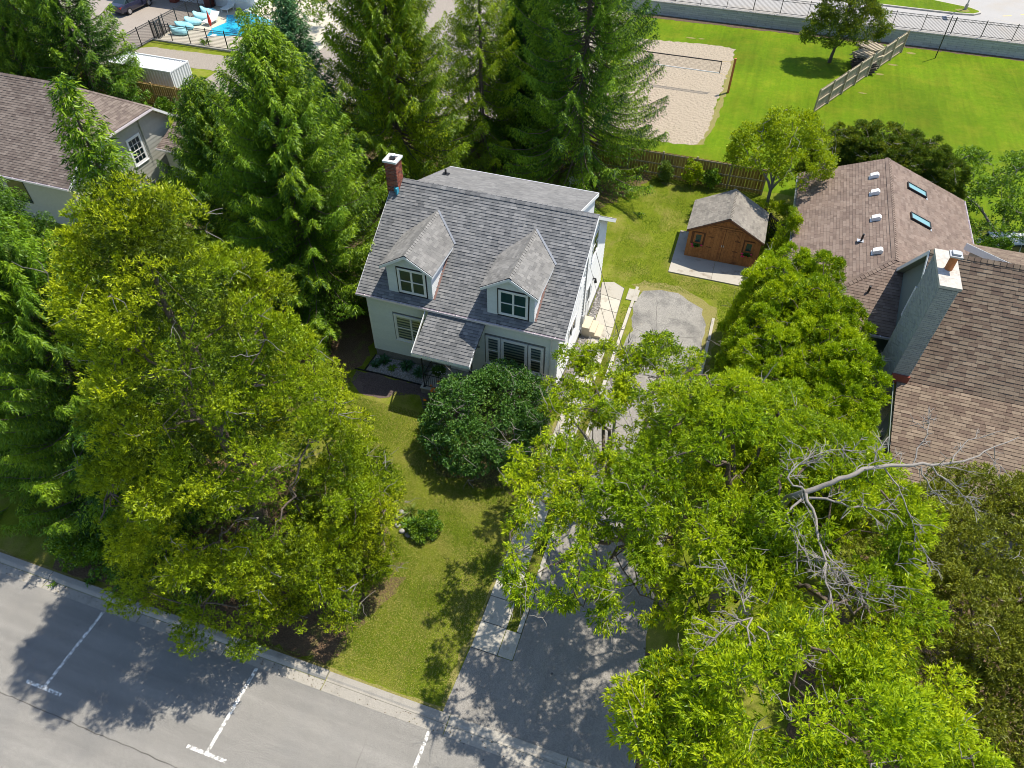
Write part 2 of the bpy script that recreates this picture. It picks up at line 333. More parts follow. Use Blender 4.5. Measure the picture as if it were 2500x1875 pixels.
# ------------------------------------------------------------------ shingled roofs
def spans(poly, v):
    xs = []
    for i in range(len(poly)):
        (u0, a), (u1, b) = poly[i], poly[(i+1) % len(poly)]
        if (a <= v < b) or (b <= v < a): xs.append(u0+(v-a)/(b-a)*(u1-u0))
    xs.sort(); return list(zip(xs[::2], xs[1::2]))
def subtract(sp, holes):
    for a, b in holes:
        o = []
        for s, e in sp:
            if b <= s or a >= e: o.append((s, e)); continue
            if a > s: o.append((s, a))
            if b < e: o.append((b, e))
        sp = o
    return sp
class Roof:
    """gathers shingle tabs of one building; finish() makes the nearest 300 parts and the rest one stuff part"""
    def __init__(s, parent, m, butt, e=.145, w=.30, th=.022): s.p = parent; s.m = m; s.butt = butt; s.e = e; s.w = w; s.th = th; s.t = []
    def plane(s, O, U, V, poly, holes=(), deck='deck_dark', e=None, w=None, thick=.07):
        O, U, V = (np.array(q, float) for q in (O, U, V)); U /= np.linalg.norm(U); V /= np.linalg.norm(V); N = np.cross(U, V)
        MB().prism([O+U*a+V*b-N*thick for a, b in poly], N*(thick-.004)).build('roof_deck', deck, s.p)
        e = e or s.e; w = w or s.w; v1 = max(p[1] for p in poly); v = min(p[1] for p in poly); i = 0
        while v < v1-.02:
            ee = min(e, v1-v); vm = v+ee*.5
            for a, b in subtract(spans(poly, vm), [h for hp in holes for h in spans(hp, vm)]):
                u = a-random.uniform(0, w)
                while u < b:
                    ww = w*random.choice((.6, .8, 1, 1, 1.25)); c, d = max(u, a), min(u+ww, b)
                    if d-c > .03: s.t.append((O+U*(c+d)/2+V*(v+ee*.5), d-c-.006, ee*1.12, U, V, N, random.choice((.75, 1, 1, 1.25))))
                    u += ww
            v += e; i += 1
    def ridge(s, a, b, half=.15, step=.22, up=.02):
        a = np.array(a, float); b = np.array(b, float); L = np.linalg.norm(b-a); d = (b-a)/L; side = np.cross(d, Z); side /= np.linalg.norm(side); n = np.cross(side, d)
        k = 0.
        while k < L:
            mb = s.t; mb.append((a+d*(k+step/2)+n*up, half*2, step*1.15, side, d, n, 1.)); k += step
    def finish(s, n=300):
        t = s.t; D = np.array([np.linalg.norm(q[0]-CAM) for q in t]); order = np.argsort(D, kind='stable')
        V0 = np.array([(-.5, -.5, 0), (.5, -.5, 0), (.5, .5, 0), (-.5, .5, 0), (-.5, -.5, 1), (.5, -.5, 1), (.5, .5, .1), (-.5, .5, .1)])
        F0 = np.array([(0, 3, 2, 1), (4, 5, 6, 7), (0, 1, 5, 4), (1, 2, 6, 5), (2, 3, 7, 6), (3, 0, 4, 7)]); mi = [1, 0, 1, 0, 0, 0]
        me = mesh_np('shingle', V0, F0, [s.m, s.butt], mi)
        for j in order[:n]:
            c, ww, ee, U, V, N, k = t[j]; piece('shingle', s.m, s.p, c, (ww, ee, s.th*k), (U, V, N), me)
        rest = order[n:]
        if len(rest):
            Vs = []; org = ORG[s.p.name]
            for j in rest:
                c, ww, ee, U, V, N, k = t[j]; B = np.array([U*ww, V*ee, N*s.th*k]); Vs.append(V0@B+c-org)
            Vs = np.concatenate(Vs); Fs = (F0[None]+8*np.arange(len(rest))[:, None, None]).reshape(-1, 4)
            me = mesh_np('shingles', Vs, Fs, [s.m, s.butt], np.tile(mi, len(rest)), np.repeat(rng.random(len(rest)), 6))
            o = bpy.data.objects.new('shingles', me); link(o, s.p); o['kind'] = 'stuff'

def siding(parent, fr, poly, holes, m, h=.2, th=.036, name='siding_board'):
    """lap boards over polygon (u,v) on frame fr, holes are (u0,u1,v0,v1)"""
    O, U, V, W = fr; v1 = max(p[1] for p in poly); v = min(p[1] for p in poly)
    me = UNIT.get(('lap', m))
    if me is None:
        V0 = np.array([(-.5, -.5, 0), (.5, -.5, 0), (.5, .5, 0), (-.5, .5, 0), (-.5, -.5, 1), (.5, -.5, 1), (.5, .5, .15), (-.5, .5, .15)])
        me = UNIT[('lap', m)] = mesh_np('siding_board', V0, [(0, 3, 2, 1), (4, 5, 6, 7), (0, 1, 5, 4), (1, 2, 6, 5), (2, 3, 7, 6), (3, 0, 4, 7)], [m])
    while v < v1-.03:
        hh = min(h, v1-v); hs = [(a, b) for a, b, c, d in holes if c < v+hh*.6 and d > v+hh*.4]
        for a, b in subtract(spans(poly, v+hh*.5), hs):
            if b-a > .03: piece(name, m, parent, O+U*(a+b)/2+V*(v+hh/2+.006), (b-a, hh-.013, th), (U, V, W), me)
        v += h

def window(parent, fr, u0, u1, v0, v1, panes=((0, 1),), rails=.5, blind=None, trim=.09, fm='trim_white', dark=None, name='window', sill=True):
    """frame, sashes, glass; panes = list of (start,end) fractions across; blind None|'zebra'"""
    O, U, V, W = fr
    mb = MB(); t = trim
    mb.ob(fr, u0-t, u0, v0-t, v1+t, 0, .055).ob(fr, u1, u1+t, v0-t, v1+t, 0, .055).ob(fr, u0, u1, v1, v1+t, 0, .053).ob(fr, u0, u1, v0-t, v0, 0, .053)
    if sill: mb.ob(fr, u0-t-.03, u1+t+.03, v0-t-.04, v0-t-.002, 0, .09)
    wdw = mb.build(name, fm, parent)
    if dark:
        d = .06; MB().ob(fr, u0-t-d, u0-t-.002, v0-t, v1+t+d, 0, .03).ob(fr, u1+t+.002, u1+t+d, v0-t, v1+t+d, 0, .03).ob(fr, u0-t, u1+t, v1+t+.002, v1+t+d, 0, .03).build('dark_surround', 'dark_trim', wdw)
    W_ = u1-u0
    for k, (a, b) in enumerate(panes):
        a_, b_ = u0+W_*a, u0+W_*b; s = .045; mb = MB()
        mb.ob(fr, a_+.001, a_+s, v0, v1, .022, .048).ob(fr, b_-s, b_-.001, v0, v1, .022, .048).ob(fr, a_+s, b_-s, v1-s, v1, .022, .046).ob(fr, a_+s, b_-s, v0, v0+s, .022, .046)
        if rails: vm = v0+(v1-v0)*rails; mb.ob(fr, a_+s, b_-s, vm-.025, vm+.025, .022, .046)
        mb.build('sash', fm, wdw)
        MB().add([O+U*uu+V*vv+W*.028 for uu, vv in ((a_+s, v0+s), (b_-s, v0+s), (b_-s, v1-s), (a_+s, v1-s))], [(0, 1, 2, 3)]).build('pane', 'glass', wdw)
        if blind:
            q = MB(); v = v0+s; i = 0
            while v < v1-s-.01:
                vv = min(v+.085, v1-s); q.ob(fr, a_+s, b_-s, v, vv, .006, .014 if i % 2 else .011, i % 2, .3); v = vv; i += 1
            q.build('blind', ['blind_dark', 'blind_light'], wdw)
        else: MB().ob(fr, a_+s, b_-s, v0+s, v1-s, .004, .012).build('pane_backing', 'pane_reflection_teal', wdw)
    return wdw
def ridge_cap(s, a, b, p1, p2, half=.15, step=.2, up=.012):
    """two rows of cap tabs folded over a ridge or hip from a to b; p1,p2 = directions down each side"""
    a = np.array(a, float); b = np.array(b, float); L = np.linalg.norm(b-a); d = (b-a)/L
    for p in (p1, p2):
        p = np.array(p, float); p = p-d*np.dot(p, d); p /= np.linalg.norm(p); n = np.cross(p, d); dd = d
        if n[2] < 0: dd = -d; n = -n
        k = 0.
        while k < L-.01:
            st = min(step, L-k); s.t.append((a+d*(k+st/2)+p*half/2+n*up, half, st*1.1, p, dd, n, 1.2)) ; k += step
Roof.cap = ridge_cap
def brickwork(parent, faces, bl, bh, j, m, n=300, proud=.012, name='brick'):
    """faces: list of (frame, width, z0, z1); bricks proud of the mortar core"""
    L = []
    for fi, (fr, wd, z0, z1) in enumerate(faces):
        O, U, V, W = fr; k = 0; z = z0
        while z+bh <= z1:
            u = -(bl+j)/2*(k % 2)
            while u < wd:
                a, b = max(u, 0), min(u+bl, wd)
                if b-a > .03: L.append((O+U*(a+b)/2+V*(z+bh/2)+W*random.uniform(.3, 1)*proud, b-a, U, V, W))
                u += bl+j
            z += bh+j; k += 1
    D = np.array([np.linalg.norm(q[0]-CAM) for q in L]); o = np.argsort(D, kind='stable')
    for i in o[:n]: c, ww, U, V, W = L[i]; piece(name, m, parent, c-W*.02, (ww, bh, .05), (U, V, W))
    if len(o) > n:
        mb = MB()
        for i in o[n:]: c, ww, U, V, W = L[i]; mb.ob((c, U, V, W), -ww/2, ww/2, -bh/2, bh/2, -.04, .01, 0, random.random())
        mb.build('brickwork', m, parent, kind='stuff')

# ================================================================== the setting
def big_ground():
    mb = MB(); mb.add([(-400, -400, 0), (400, -400, 0), (400, 78.25, 0), (-400, 78.25, 0)], [(0, 1, 2, 3)]); return mb.build('lawn', 'lawn_near', kind='structure')
big_ground()
sheet('far_lawn', [(-12, 46.6), (60, 46.6), (60, 78.1), (-12, 78.1)], .006, 'lawn_far')
sheet('upper_ground', rect(-400, 400, 78.25, 500), 1.146, 'lawn_far')
sheet('far_road', rect(-60, 90, 78.4, 140), 1.152, 'pale_road')
sheet('street', rect(-120, 120, -12, 7.1), .006, 'asphalt')
# kerb: gutter pan and raised kerb in cast sections
kb = MB().box(-120, 120, 7.10, 7.80, -.2, -.02).build('kerb', 'joint_dark', kind='structure')
jo = [-34.5, -30.2, -25.9, -21.5, -17.1, -13.32, -9.3, -4.65, -.45, 3.7, 8, 12.2]
for a, b in zip(jo, jo[1:]):
    low = b > -4.7
    piece('gutter_section', 'kerb_concrete', kb, ((a+b)/2, 7.275, -.03), (b-a-.025, .35, .086))
    mb = MB(); h = .035 if low else .125
    prof = [(7.452, -.1), (7.8, -.1), (7.8, h), (7.60, h), (7.535, h-.03), (7.47 if not low else 7.46, .016)]
    mb.prism([(a+.012, y, z) for y, z in prof], (b-a-.024, 0, 0)); mb.build('kerb_section', 'kerb_concrete', kb)
for a, b in ((-120, -34.5), (12.2, 120)):
    MB().box(a, b, 7.102, 7.45, -.05, .012).box(a, b, 7.452, 7.79, -.05, .12).build('kerb_run', 'kerb_concrete', kb)
# painted bay markings on the street
for x, n in ((-18.55, 'T'), (-11.85, 'T'), (-5.14, 'T'), (1.6, 'T')):
    mb = MB(); z = .0105
    mb.add([(x-.06, 4.12, z), (x+.06, 4.12, z), (x+.06, 7.06, z), (x-.06, 7.06, z)], [(0, 1, 2, 3)])
    mb.add([(x-.75, 4.0, z), (x+.75, 4.0, z), (x+.75, 4.118, z), (x-.75, 4.118, z)], [(0, 1, 2, 3)])
    o = mb.build('bay_marking', 'white_paint', kind='structure')
# sealed crack along the street
def crack(name, pts, z, wd, m='joint_dark'):
    mb = MB(); P = []
    for (a, b) in zip(pts, pts[1:]):
        n = max(2, int(math.dist(a, b)/.25))
        for k in range(n): t = k/n; P.append((a[0]+(b[0]-a[0])*t+random.uniform(-.03, .03), a[1]+(b[1]-a[1])*t+random.uniform(-.03, .03)))
    for (a, b) in zip(P, P[1:]):
        ww = wd*random.uniform(.4, 1.1); d = v3(b[0]-a[0], b[1]-a[1], 0); d /= np.linalg.norm(d)+1e-9; n = v3(-d[1], d[0], 0)*ww
        mb.add([v3(*a, z)-n, v3(*b, z)-n, v3(*b, z)+n, v3(*a, z)+n], [(0, 1, 2, 3)])
    mb.build(name, m, kind='structure')
crack('street_crack', [(-26, 3.55), (-17.03, 3.42), (-12.86, 3.40), (-8, 3.3), (4, 3.2)], .0112, .014)
crack('street_crack', [(-7.4, 2.2), (-6.9, 4.9), (-7.1, 6.6)], .0112, .008)
# driveway
drv = sheet('driveway', [(-4.95, 7.8), (-4.85, 10.25), (-3.22, 10.25), (-3.2, 26.4), (1.2, 26.4), (1.2, 12.7), (1.55, 10.5), (1.75, 7.8)], .010, 'drive_asphalt')
sheet('old_drive', [(-3.18, 26.4), (-2.85, 29.5), (-3.15, 31.6), (-2.95, 33.1), (-2.0, 33.45), (-1.1, 33.6), (-.3, 33.0), (.5, 32.5), (.85, 31.2), (1.0, 29), (1.1, 26.4)], .010, 'old_asphalt', jitter=.09)
crack('driveway_crack', [(-3, 29.8), (-1.6, 29.4), (.7, 30.1)], .0142, .012)
crack('driveway_crack', [(-1.8, 26.5), (-1.5, 29.4), (-2.1, 32.9)], .0142, .012)
sheet('drive_verge', [(.75, 26.2), (1.5, 26.2), (1.5, 31.8), (1.2, 32.9), (.2, 33.6), (-1, 34.2), (-3, 34.0), (-3.6, 33.5), (-3.1, 32.9), (-1, 33.3), (.4, 32.3), (.8, 30)], .0062, 'dry_edge', jitter=.12)
sheet('drive_verge', [(1.22, 12), (1.9, 12.2), (2.3, 9), (2.2, 7.85), (1.7, 7.85), (1.5, 10.5)], .0062, 'needle_litter', jitter=.1)
# walkway slabs along the drive
wk = sheet('walkway', rect(-4.86, -3.84, 10.25, 28.2), .004, 'joint_dark')
y = 10.26
while y < 27.6:
    hgt = 1.08 if y < 14 else 1.35
    dx = random.uniform(-.015, .015)
    piece('slab', 'slab_concrete', wk, (-4.335+dx, y+hgt/2, .022), (1.0, hgt-.03, .05+random.uniform(-.006, .006))); y += hgt
piece('slab', 'slab_concrete', wk, (-3.52, 10.79, .024), (.56, 1.03, .05))
bw = sheet('side_walk', [(-4.95, 27.5), (-3.8, 27.5), (-3.95, 31.8), (-4.0, 33.0), (-4.7, 33.35), (-5.38, 33.1), (-5.2, 31.4), (-4.9, 29.9)], .004, 'joint_dark')
for q in ([(-4.93, 27.6), (-3.8, 27.6), (-3.85, 29.3), (-4.9, 29.35)], [(-4.9, 29.39), (-3.85, 29.34), (-3.93, 30.6), (-4.93, 30.7)],
          [(-4.93, 30.74), (-3.93, 30.64), (-3.98, 31.75), (-5.15, 31.95)], [(-5.18, 31.99), (-3.98, 31.79), (-4.02, 32.9), (-4.7, 33.3), (-5.35, 33.06)]):
    MB().prism([(a, b, .0) for a, b in q], (0, 0, .045+random.uniform(0, .01))).build('slab', 'slab_concrete', bw)
piece('slab', 'slab_concrete', bw, (-3.42, 32.5, .025), (.62, 1.02, .05))
ks = sheet('edging_strip', rect(-3.41, -3.23, 11.32, 31.8), .003, 'joint_dark')
y = 11.33
while y < 31.6: piece('edging_stone', 'slab_concrete', ks, (-3.32+random.uniform(-.012, .012), y+.98, .04), (.16, 1.93, .09)); y += 2.0
ks2 = sheet('edging_strip', rect(1.06, 1.26, 26.0, 31.9), .003, 'joint_dark')
for k in range(3): piece('edging_stone', 'slab_concrete', ks2, (1.17+.02*k, 27+k*1.97, .04), (.15, 1.9, .09), None)
sheet('soil_under_juniper', [(-21.5, 7.85), (-9.3, 7.85), (-9.0, 9.6), (-8.2, 11.5), (-10, 14), (-16, 15.5), (-22, 14), (-24, 11)], .005, 'needle_litter', jitter=.3)
sheet('soil_under_spruces', [(-15.6, 20.2), (-15.2, 27), (-15.6, 34), (-24, 38), (-33, 33), (-30, 24), (-22, 19), (-17, 18.2)], .005, 'needle_litter', jitter=.35)
sheet('soil_under_spruces', [(-16, 37.5), (-9.5, 38.6), (-6.6, 41.8), (-5.2, 44.4), (-4.9, 46), (-30, 46.0), (-30, 39)], .005, 'needle_litter', jitter=.35)
sheet('soil_under_lilac', [(-9.3, 17.2), (-5.6, 17.2), (-5.1, 23.2), (-8.8, 23.2), (-10.2, 20)], .0052, 'soil', jitter=.2)
sheet('soil_under_cedar', [(6, 7.9), (20, 7.9), (20, 18.5), (9, 19), (6.5, 14)], .005, 'needle_litter', jitter=.3)
sheet('dry_strip', rect(-4.98, -4.85, 10.3, 27.4), .0075, 'dry_edge', jitter=.05)
sheet('dry_strip', rect(-26, -4.95, 7.8, 7.92), .0075, 'dry_edge', jitter=.05)
sheet('dry_strip', rect(-5.12, -4.9, 7.9, 10.3), .0078, 'dry_edge', jitter=.07)
sheet('mulch_bed', [(-15.5, 21.9), (-15.3, 21.1), (-14.3, 20.4), (-13.2, 20.7), (-12.9, 21.2), (-11.8, 21.4), (-11.2, 20.6), (-10.6, 20.3), (-10.3, 21.5), (-11.8, 21.95), (-14.2, 22.0)], .007, 'mulch', jitter=.1)
gb = sheet('gravel_bed', [(-15.06, 22.05), (-14.2, 22.1), (-11.8, 22.05), (-11.8, 23.3), (-15.06, 23.3)], .008, 'gravel_ground')
MB().prism([(-15.6, 21.96, .0), (-14.25, 22.02, .0), (-11.8, 21.98, .0), (-11.8, 22.03, .0), (-14.25, 22.07, .0), (-15.6, 22.01, .0)], (0, 0, .07)).build('bed_edging', 'black_metal', kind='structure')
MB().prism([(-15.12, 22.0, 0), (-15.08, 22.0, 0), (-15.05, 23.25, 0), (-15.09, 23.25, 0)], (0, 0, .07)).build('bed_edging', 'black_metal', kind='structure')
sheet('river_stone_bed', [(-5.38, 28.9), (-4.95, 29.6), (-5.0, 31.0), (-5.2, 32.0), (-5.38, 32.6)], .006, 'gravel_ground')
sheet('wall_foot_bed', rect(-5.4, -4.88, 22.8, 28.2), .006, 'gravel_ground')
def stones(name, poly, n, s0, s1, z, parent=None, m='stone'):
    P = np.array(poly); lo, hi = P.min(0), P.max(0); pts = []
    while len(pts) < n:
        p = rng.uniform(lo, hi)
        if any(a <= p[0] <= b for a, b in spans(poly, p[1])): pts.append(p)
    pts = np.array(pts); n = len(pts); base = np.array([(1, 0, 0), (0, 1, 0), (-1, 0, 0), (0, -1, 0), (0, 0, 1), (0, 0, -1)], float)*.5
    s = rng.uniform(s0, s1, (n, 1, 1))*rng.uniform(.7, 1.3, (n, 1, 3)); V = base[None]*s*[1, 1, .7]
    a = rng.uniform(0, 6.3, n); c, q = np.cos(a)[:, None], np.sin(a)[:, None]
    V = np.stack([V[..., 0]*c-V[..., 1]*q, V[..., 0]*q+V[..., 1]*c, V[..., 2]], -1)+np.concatenate([pts, np.full((n, 1), z)], 1)[:, None]
    F = np.array([(0, 1, 4), (1, 2, 4), (2, 3, 4), (3, 0, 4), (1, 0, 5), (2, 1, 5), (3, 2, 5), (0, 3, 5)])
    me = mesh_np(name, V.reshape(-1, 3), (F[None]+6*np.arange(n)[:, None, None]).reshape(-1, 3), [m], rnd=np.repeat(rng.random(n), 8))
    o = bpy.data.objects.new(name, me); link(o); o['kind'] = 'stuff'; return o
stones('gravel', [(-15.02, 22.1), (-11.82, 22.08), (-11.82, 23.28), (-15.02, 23.28)], 3000, .03, .07, .015)
stones('river_stones', [(-5.38, 28.9), (-4.95, 29.6), (-5.0, 31.0), (-5.2, 32.0), (-5.38, 32.6)], 420, .05, .14, .03)
stones('river_stones', rect(-5.38, -4.9, 22.9, 28.1), 800, .04, .11, .02)
stones('gutter_litter', rect(-26, -1, 7.12, 7.45), 260, .015, .05, .02, m='needle_litter')
stones('wood_chips', [(-15.4, 21.8), (-14.3, 20.5), (-13.2, 20.8), (-11.8, 21.4), (-11.8, 21.9)], 1500, .03, .07, .012, m='mulch')
# volleyball court, pool side, far grounds
sheet('sand_court', [(-11.3, 51.6), (-4.6, 51.3), (-2.6, 51.6), (-2.2, 53), (-2.0, 60), (-1.9, 66), (-1.8, 71.6), (-4, 71.9), (-7.6, 71.4), (-11, 71.2)], .010, 'sand', jitter=.14)
sheet('sand_fringe', [(-2.6, 51.5), (-2.1, 51.9), (-1.65, 56), (-1.5, 63), (-1.55, 69), (-1.9, 69), (-2.0, 60), (-2.3, 53)], .008, 'dry_edge', jitter=.12)
sheet('wall_foot_soil', [(-12, 77.0), (6, 77.25), (30, 77.6), (30, 78.1), (-12, 78.1)], .010, 'soil', jitter=.15)
for q in ((-6.2, 72.9, .55, .16), (-5.2, 73.0, .3, .14), (11.9, 72.6, .5, .2), (10.8, 70.0, .4, .2), (13.7, 76.0, .4, .25), (9.3, 65.4, .35, .12), (-3.7, 45.4, .45, .25)):
    sheet('bare_patch', [(q[0]+math.cos(a)*q[2]*random.uniform(.7, 1.2), q[1]+math.sin(a)*q[3]*random.uniform(.8, 1.3)) for a in np.linspace(0, 6, 9)], .012, 'dry_edge')
sheet('gravel_yard', rect(-44, -12.2, 46.7, 78), .009, 'gravel_ground')
sheet('gravel_path', [(-54, 50.9), (-53.6, 53.4), (-53.0, 53.8), (-44.0, 54.4), (-44.0, 51.2)], .010, 'gravel_ground', jitter=.08)
sheet('car_park', [(-90, 49), (-53.9, 49), (-53.9, 70), (-90, 70)], .010, 'tan_lot')
dk = sheet('pool_deck', [(-53.85, 55.45), (-47.9, 55.4), (-38, 55.9), (-38, 70), (-53.85, 70)], .012, 'deck')
MB().box(-53.8, -43, 55.2, 55.42, 0, .14).build('deck_edge', 'concrete', kind='structure')
MB().prism([(-49.6, 57.9, .02), (-46.8, 59.0, .02), (-46.0, 61), (-46.1, 63.2), (-49.0, 64.0), (-51.0, 63.2), (-50.2, 61.2), (-50.6, 59.4)] if 0 else [(a, b, .016) for a, b in [(-49.7, 57.8), (-46.8, 58.9), (-45.2, 61), (-45.6, 63.2), (-49.0, 64.4), (-51.2, 63.2), (-50.0, 61.4), (-50.4, 59.6)]], (0, 0, .02)).build('pool_water', 'pool_water', kind='structure')
# grass island by the far road with its kerb
isl = [(6, 86.0), (10.1, 84.7), (14, 84.6), (17.9, 84.55), (19.4, 84.8), (20.1, 85.5), (20.1, 86.1), (19.3, 86.9), (15.7, 88.2), (10, 91), (2, 95), (-6, 97), (-8, 93)]
def inset(poly, d):
    P = np.array(poly); c = P.mean(0); o = []
    for i in range(len(P)):
        t = P[(i+1) % len(P)]-P[i-1]; n = np.array([-t[1], t[0]]); n /= np.linalg.norm(n); o.append(tuple(P[i]+n*d))
    return o
MB().prism([(a, b, 1.1) for a, b in isl], (0, 0, .19)).build('island_kerb', 'concrete', kind='structure')
sheet('island_grass', inset(isl, .22), 1.296, 'lawn_far')
sheet('bare_patch', [(18.0, 85.2), (18.8, 85.2), (19.1, 85.5), (18.9, 86.1), (18.2, 86.0), (17.7, 85.6)], 1.30, 'dry_edge')
for a in ((22.1, 85.6), (23.85, 86.6), (25.6, 87.6)):
    MB().prism([(a[0], a[1], 1.156), (a[0]+.85, a[1]+.4, 1.156), (a[0]+.82, a[1]+.53, 1.156), (a[0]-.03, a[1]+.13, 1.156)], (0, 0, .003)).build('lane_marking', 'yellow_paint', kind='structure')
MB().prism([(21.2, 84.6, 1.154), (26, 81.9, 1.154), (26, 82.05, 1.154), (21.2, 84.75, 1.154)], (0, 0, .002)).build('road_seam', 'concrete', kind='structure')
# retaining wall of long concrete blocks with a coping
rw = thing('retaining_wall', 'long grey block retaining wall holding up the road behind the lawn', 'wall', (0, 78.3, 0))
MB().box(-60, 60, 78.2, 78.6, -.2, 1.1).build('wall_core', 'painted_mortar', rw)
for k in range(6):
    x = -13.5-.6*(k % 2)
    while x < 27:
        piece('block', 'wall_block', rw, (x+.72, 78.17+.012*k+random.uniform(-.01, .01), .09+k*.185), (1.42, .16, .175)); x += 1.44
x = -13.5
while x < 27: piece('coping', 'concrete', rw, (x+.9, 78.37, 1.17), (1.78, .5, .09)); x += 1.8
def iron_fence(lab, pts, z, h, post_step, pick=.115, loops=False, gate=None, th=.03):
    f = thing('iron_fence', lab, 'fence', (*pts[0], z))
    for a, b in zip(pts, pts[1:]):
        a = v3(*a, z); b = v3(*b, z); L = np.linalg.norm(b-a); n = max(1, round(L/post_step)); d = (b-a)/L; q = v3(-d[1], d[0], 0)
        for k in range(n+1):
            c = a+d*L*k/n
            if k < n or b is pts[-1] or True: piece('post', 'black_metal', f, c+Z*(h/2+.04), (th*2, th*2, h+.08), (d, q, Z))
        for zz in (.1, h-.22, h-.04): piece('rail', 'black_metal', f, a+d*L/2+Z*zz, (L, .04, .035), (d, q, Z))
        mb = MB(); u = pick
        while u < L:
            c = a+d*u; mb.ob((c, d, q, Z), -.011, .011, -.011, .011, .05, h-.02); u += pick
        mb.build('pickets', 'black_metal', f, kind='stuff')
    return f
iron_fence('black iron fence with close pickets along the top of the retaining wall', [(-14, 78.62), (27, 78.62)], 1.21, 1.38, 2.63)
iron_fence('black iron fence running back between the car park and pool deck', [(-53.7, 50), (-53.8, 68)], 0, 1.65, 1.75)
iron_fence('black iron fence across the front edge of the pool deck', [(-53.6, 55.32), (-40, 55.75)], .02, 1.6, 2.0)
g = thing('pool_gate', 'black iron gate standing ajar at the corner of the pool fence', 'gate', (-53.3, 55.5, 0))
gd = v3(-.25, 1.1, 0); gd /= np.linalg.norm(gd); gq = v3(-gd[1], gd[0], 0); ga = v3(-53.3, 55.5, 0)
for u in (0, 1.1): piece('gate_post', 'black_metal', g, ga+gd*u+Z*.85, (.08, .08, 1.75), (gd, gq, Z))
for zz in (.15, 1.5): piece('rail', 'black_metal', g, ga+gd*.55+Z*zz, (1.1, .05, .05), (gd, gq, Z))
for k in range(1, 10): piece('picket', 'black_metal', g, ga+gd*.11*k+Z*.82, (.025, .025, 1.35), (gd, gq, Z))

# ------------------------------------------------------------------ wooden fences
def board_fence(lab, a, b, h, step, bw, mats, post_step=2.4, side=1, gap=.0, sun_strips=False, name='board_fence', rails=(.25, .95, 1.7), bury=.0):
    a = v3(*a, 0); b = v3(*b, 0); L = np.linalg.norm(b-a); d = (b-a)/L; q = v3(-d[1], d[0], 0)*side
    f = thing(name, lab, 'fence', tuple(a)); n = max(1, round(L/post_step))
    for k in range(n+1): piece('post', mats[1], f, a+d*L*k/n+Z*(h/2+.06)-q*.05, (.1, .1, h+.12), (d, q, Z))
    for zz in rails: piece('rail', mats[1], f, a+d*L/2+Z*zz*h/1.8-q*.0, (L, .05, .09), (d, q, Z))
    u = step/2; i = 0
    while u < L:
        piece('board', mats[0], f, a+d*(u+random.uniform(-.006, .006))+Z*(h/2+random.uniform(-.015, .015))+q*.045, (bw, .02, h), (d, q, Z))
        if sun_strips and i % 1 == 0: piece('board', mats[2], f, a+d*(u+step/2)+Z*(h/2)-q*.045, (.035, .02, h-.04), (d, q, Z))  # thin pale strip added in each gap to imitate a sunlit edge
        u += step; i += 1
    return f
board_fence('tan board fence across the back yard between spruces and shed', (-13.6, 46.1), (2.6, 46.1), 1.85, .2, .155, ('fence_wood', 'weathered_wood', 'fence_rail_sun_edge'), side=1, sun_strips=True)
board_fence('tan board fence behind the dense spruces left of the tall drooping spruce', (-32, 46.1), (-13.8, 46.1), 1.85, .2, .155, ('fence_wood', 'weathered_wood'))
board_fence('olive brown board fence in front of the white shipping container', (-51, 43.72), (-33, 43.72), 1.85, .2, .165, ('fence_wood', 'fence_rail_sun_edge'))
board_fence('weathered grey privacy fence slanting across the lawn by the woodpile', (5.5, 60.1), (12.75, 75.9), 1.85, .16, .15, ('weathered_wood', 'wood_light'), 2.55, side=1, rails=(.12, .9, 1.68))
board_fence('old dark picket fence between shed and brown wing', (3.25, 41.2), (4.6, 39.6), 1.5, .15, .07, ('old_dark_wood', 'old_dark_wood'), 1.6)
# ================================================================== the white house
H = thing('white_house', 'white one and a half storey house with grey shingled roof and two front dormers', 'house', (-10.2, 23.3, 0))
x0, x1, yf, yb = -15.05, -5.40, 23.3, 32.65
sl_, RZ, RY = .643, 7.6, 28.0
rz = lambda y: RZ-sl_*abs(RY-y)
MB().box(x0+.03, x1-.03, yf+.03, yb-.03, -.1, .5).build('foundation', 'foundation', H)
MB().prism([(x0+.02, yf, .5), (x0+.02, yb, .5), (x0+.02, yb, rz(yb)-.12), (x0+.02, RY, RZ-.12), (x0+.02, yf, rz(yf)-.12)], (x1-x0-.04, 0, 0)).build('wall', 'sheathing_shadow', H)
siding(H, (v3(x0+.02, yb, 0), -Y, Z, -X), [(0, .5), (yb-yf, .5), (yb-yf, rz(yf)-.2), (yb-RY, RZ-.2), (0, rz(yb)-.2)], [], 'siding_white')
siding(H, (v3(x1, yb, 0), -X, Z, Y), [(0, .5), (x1-x0, .5), (x1-x0, rz(yb)-.2), (0, rz(yb)-.2)], [(1, 2.2, 1.5, 2.8), (5, 6.5, 1.4, 2.8)], 'siding_white')
fF = (v3(x0, yf, 0), X, Z, -Y)                       # front wall frame
fR = (v3(x1-.02, yf, 0), Y, Z, X)                    # right wall frame, u = y - yf
wl = [(1.45, 3.05, 1.6, 3.1), (6.2, 6.75, 1.5, 3.07), (6.94, 8.09, 1.5, 3.07), (8.34, 8.9, 1.5, 3.07)]
siding(H, fF, [(0, .5), (x1-x0, .5), (x1-x0, 4.36), (0, 4.36)], [(1.3, 3.2, 1.45, 3.25), (6.05, 9.05, 1.35, 3.22), (4.15, 5.2, .4, 2.5)], 'siding_shaded')
window(H, fF, 1.45, 3.05, 1.62, 3.1, ((0, .5), (.5, 1)), .5, 'zebra', dark=None)
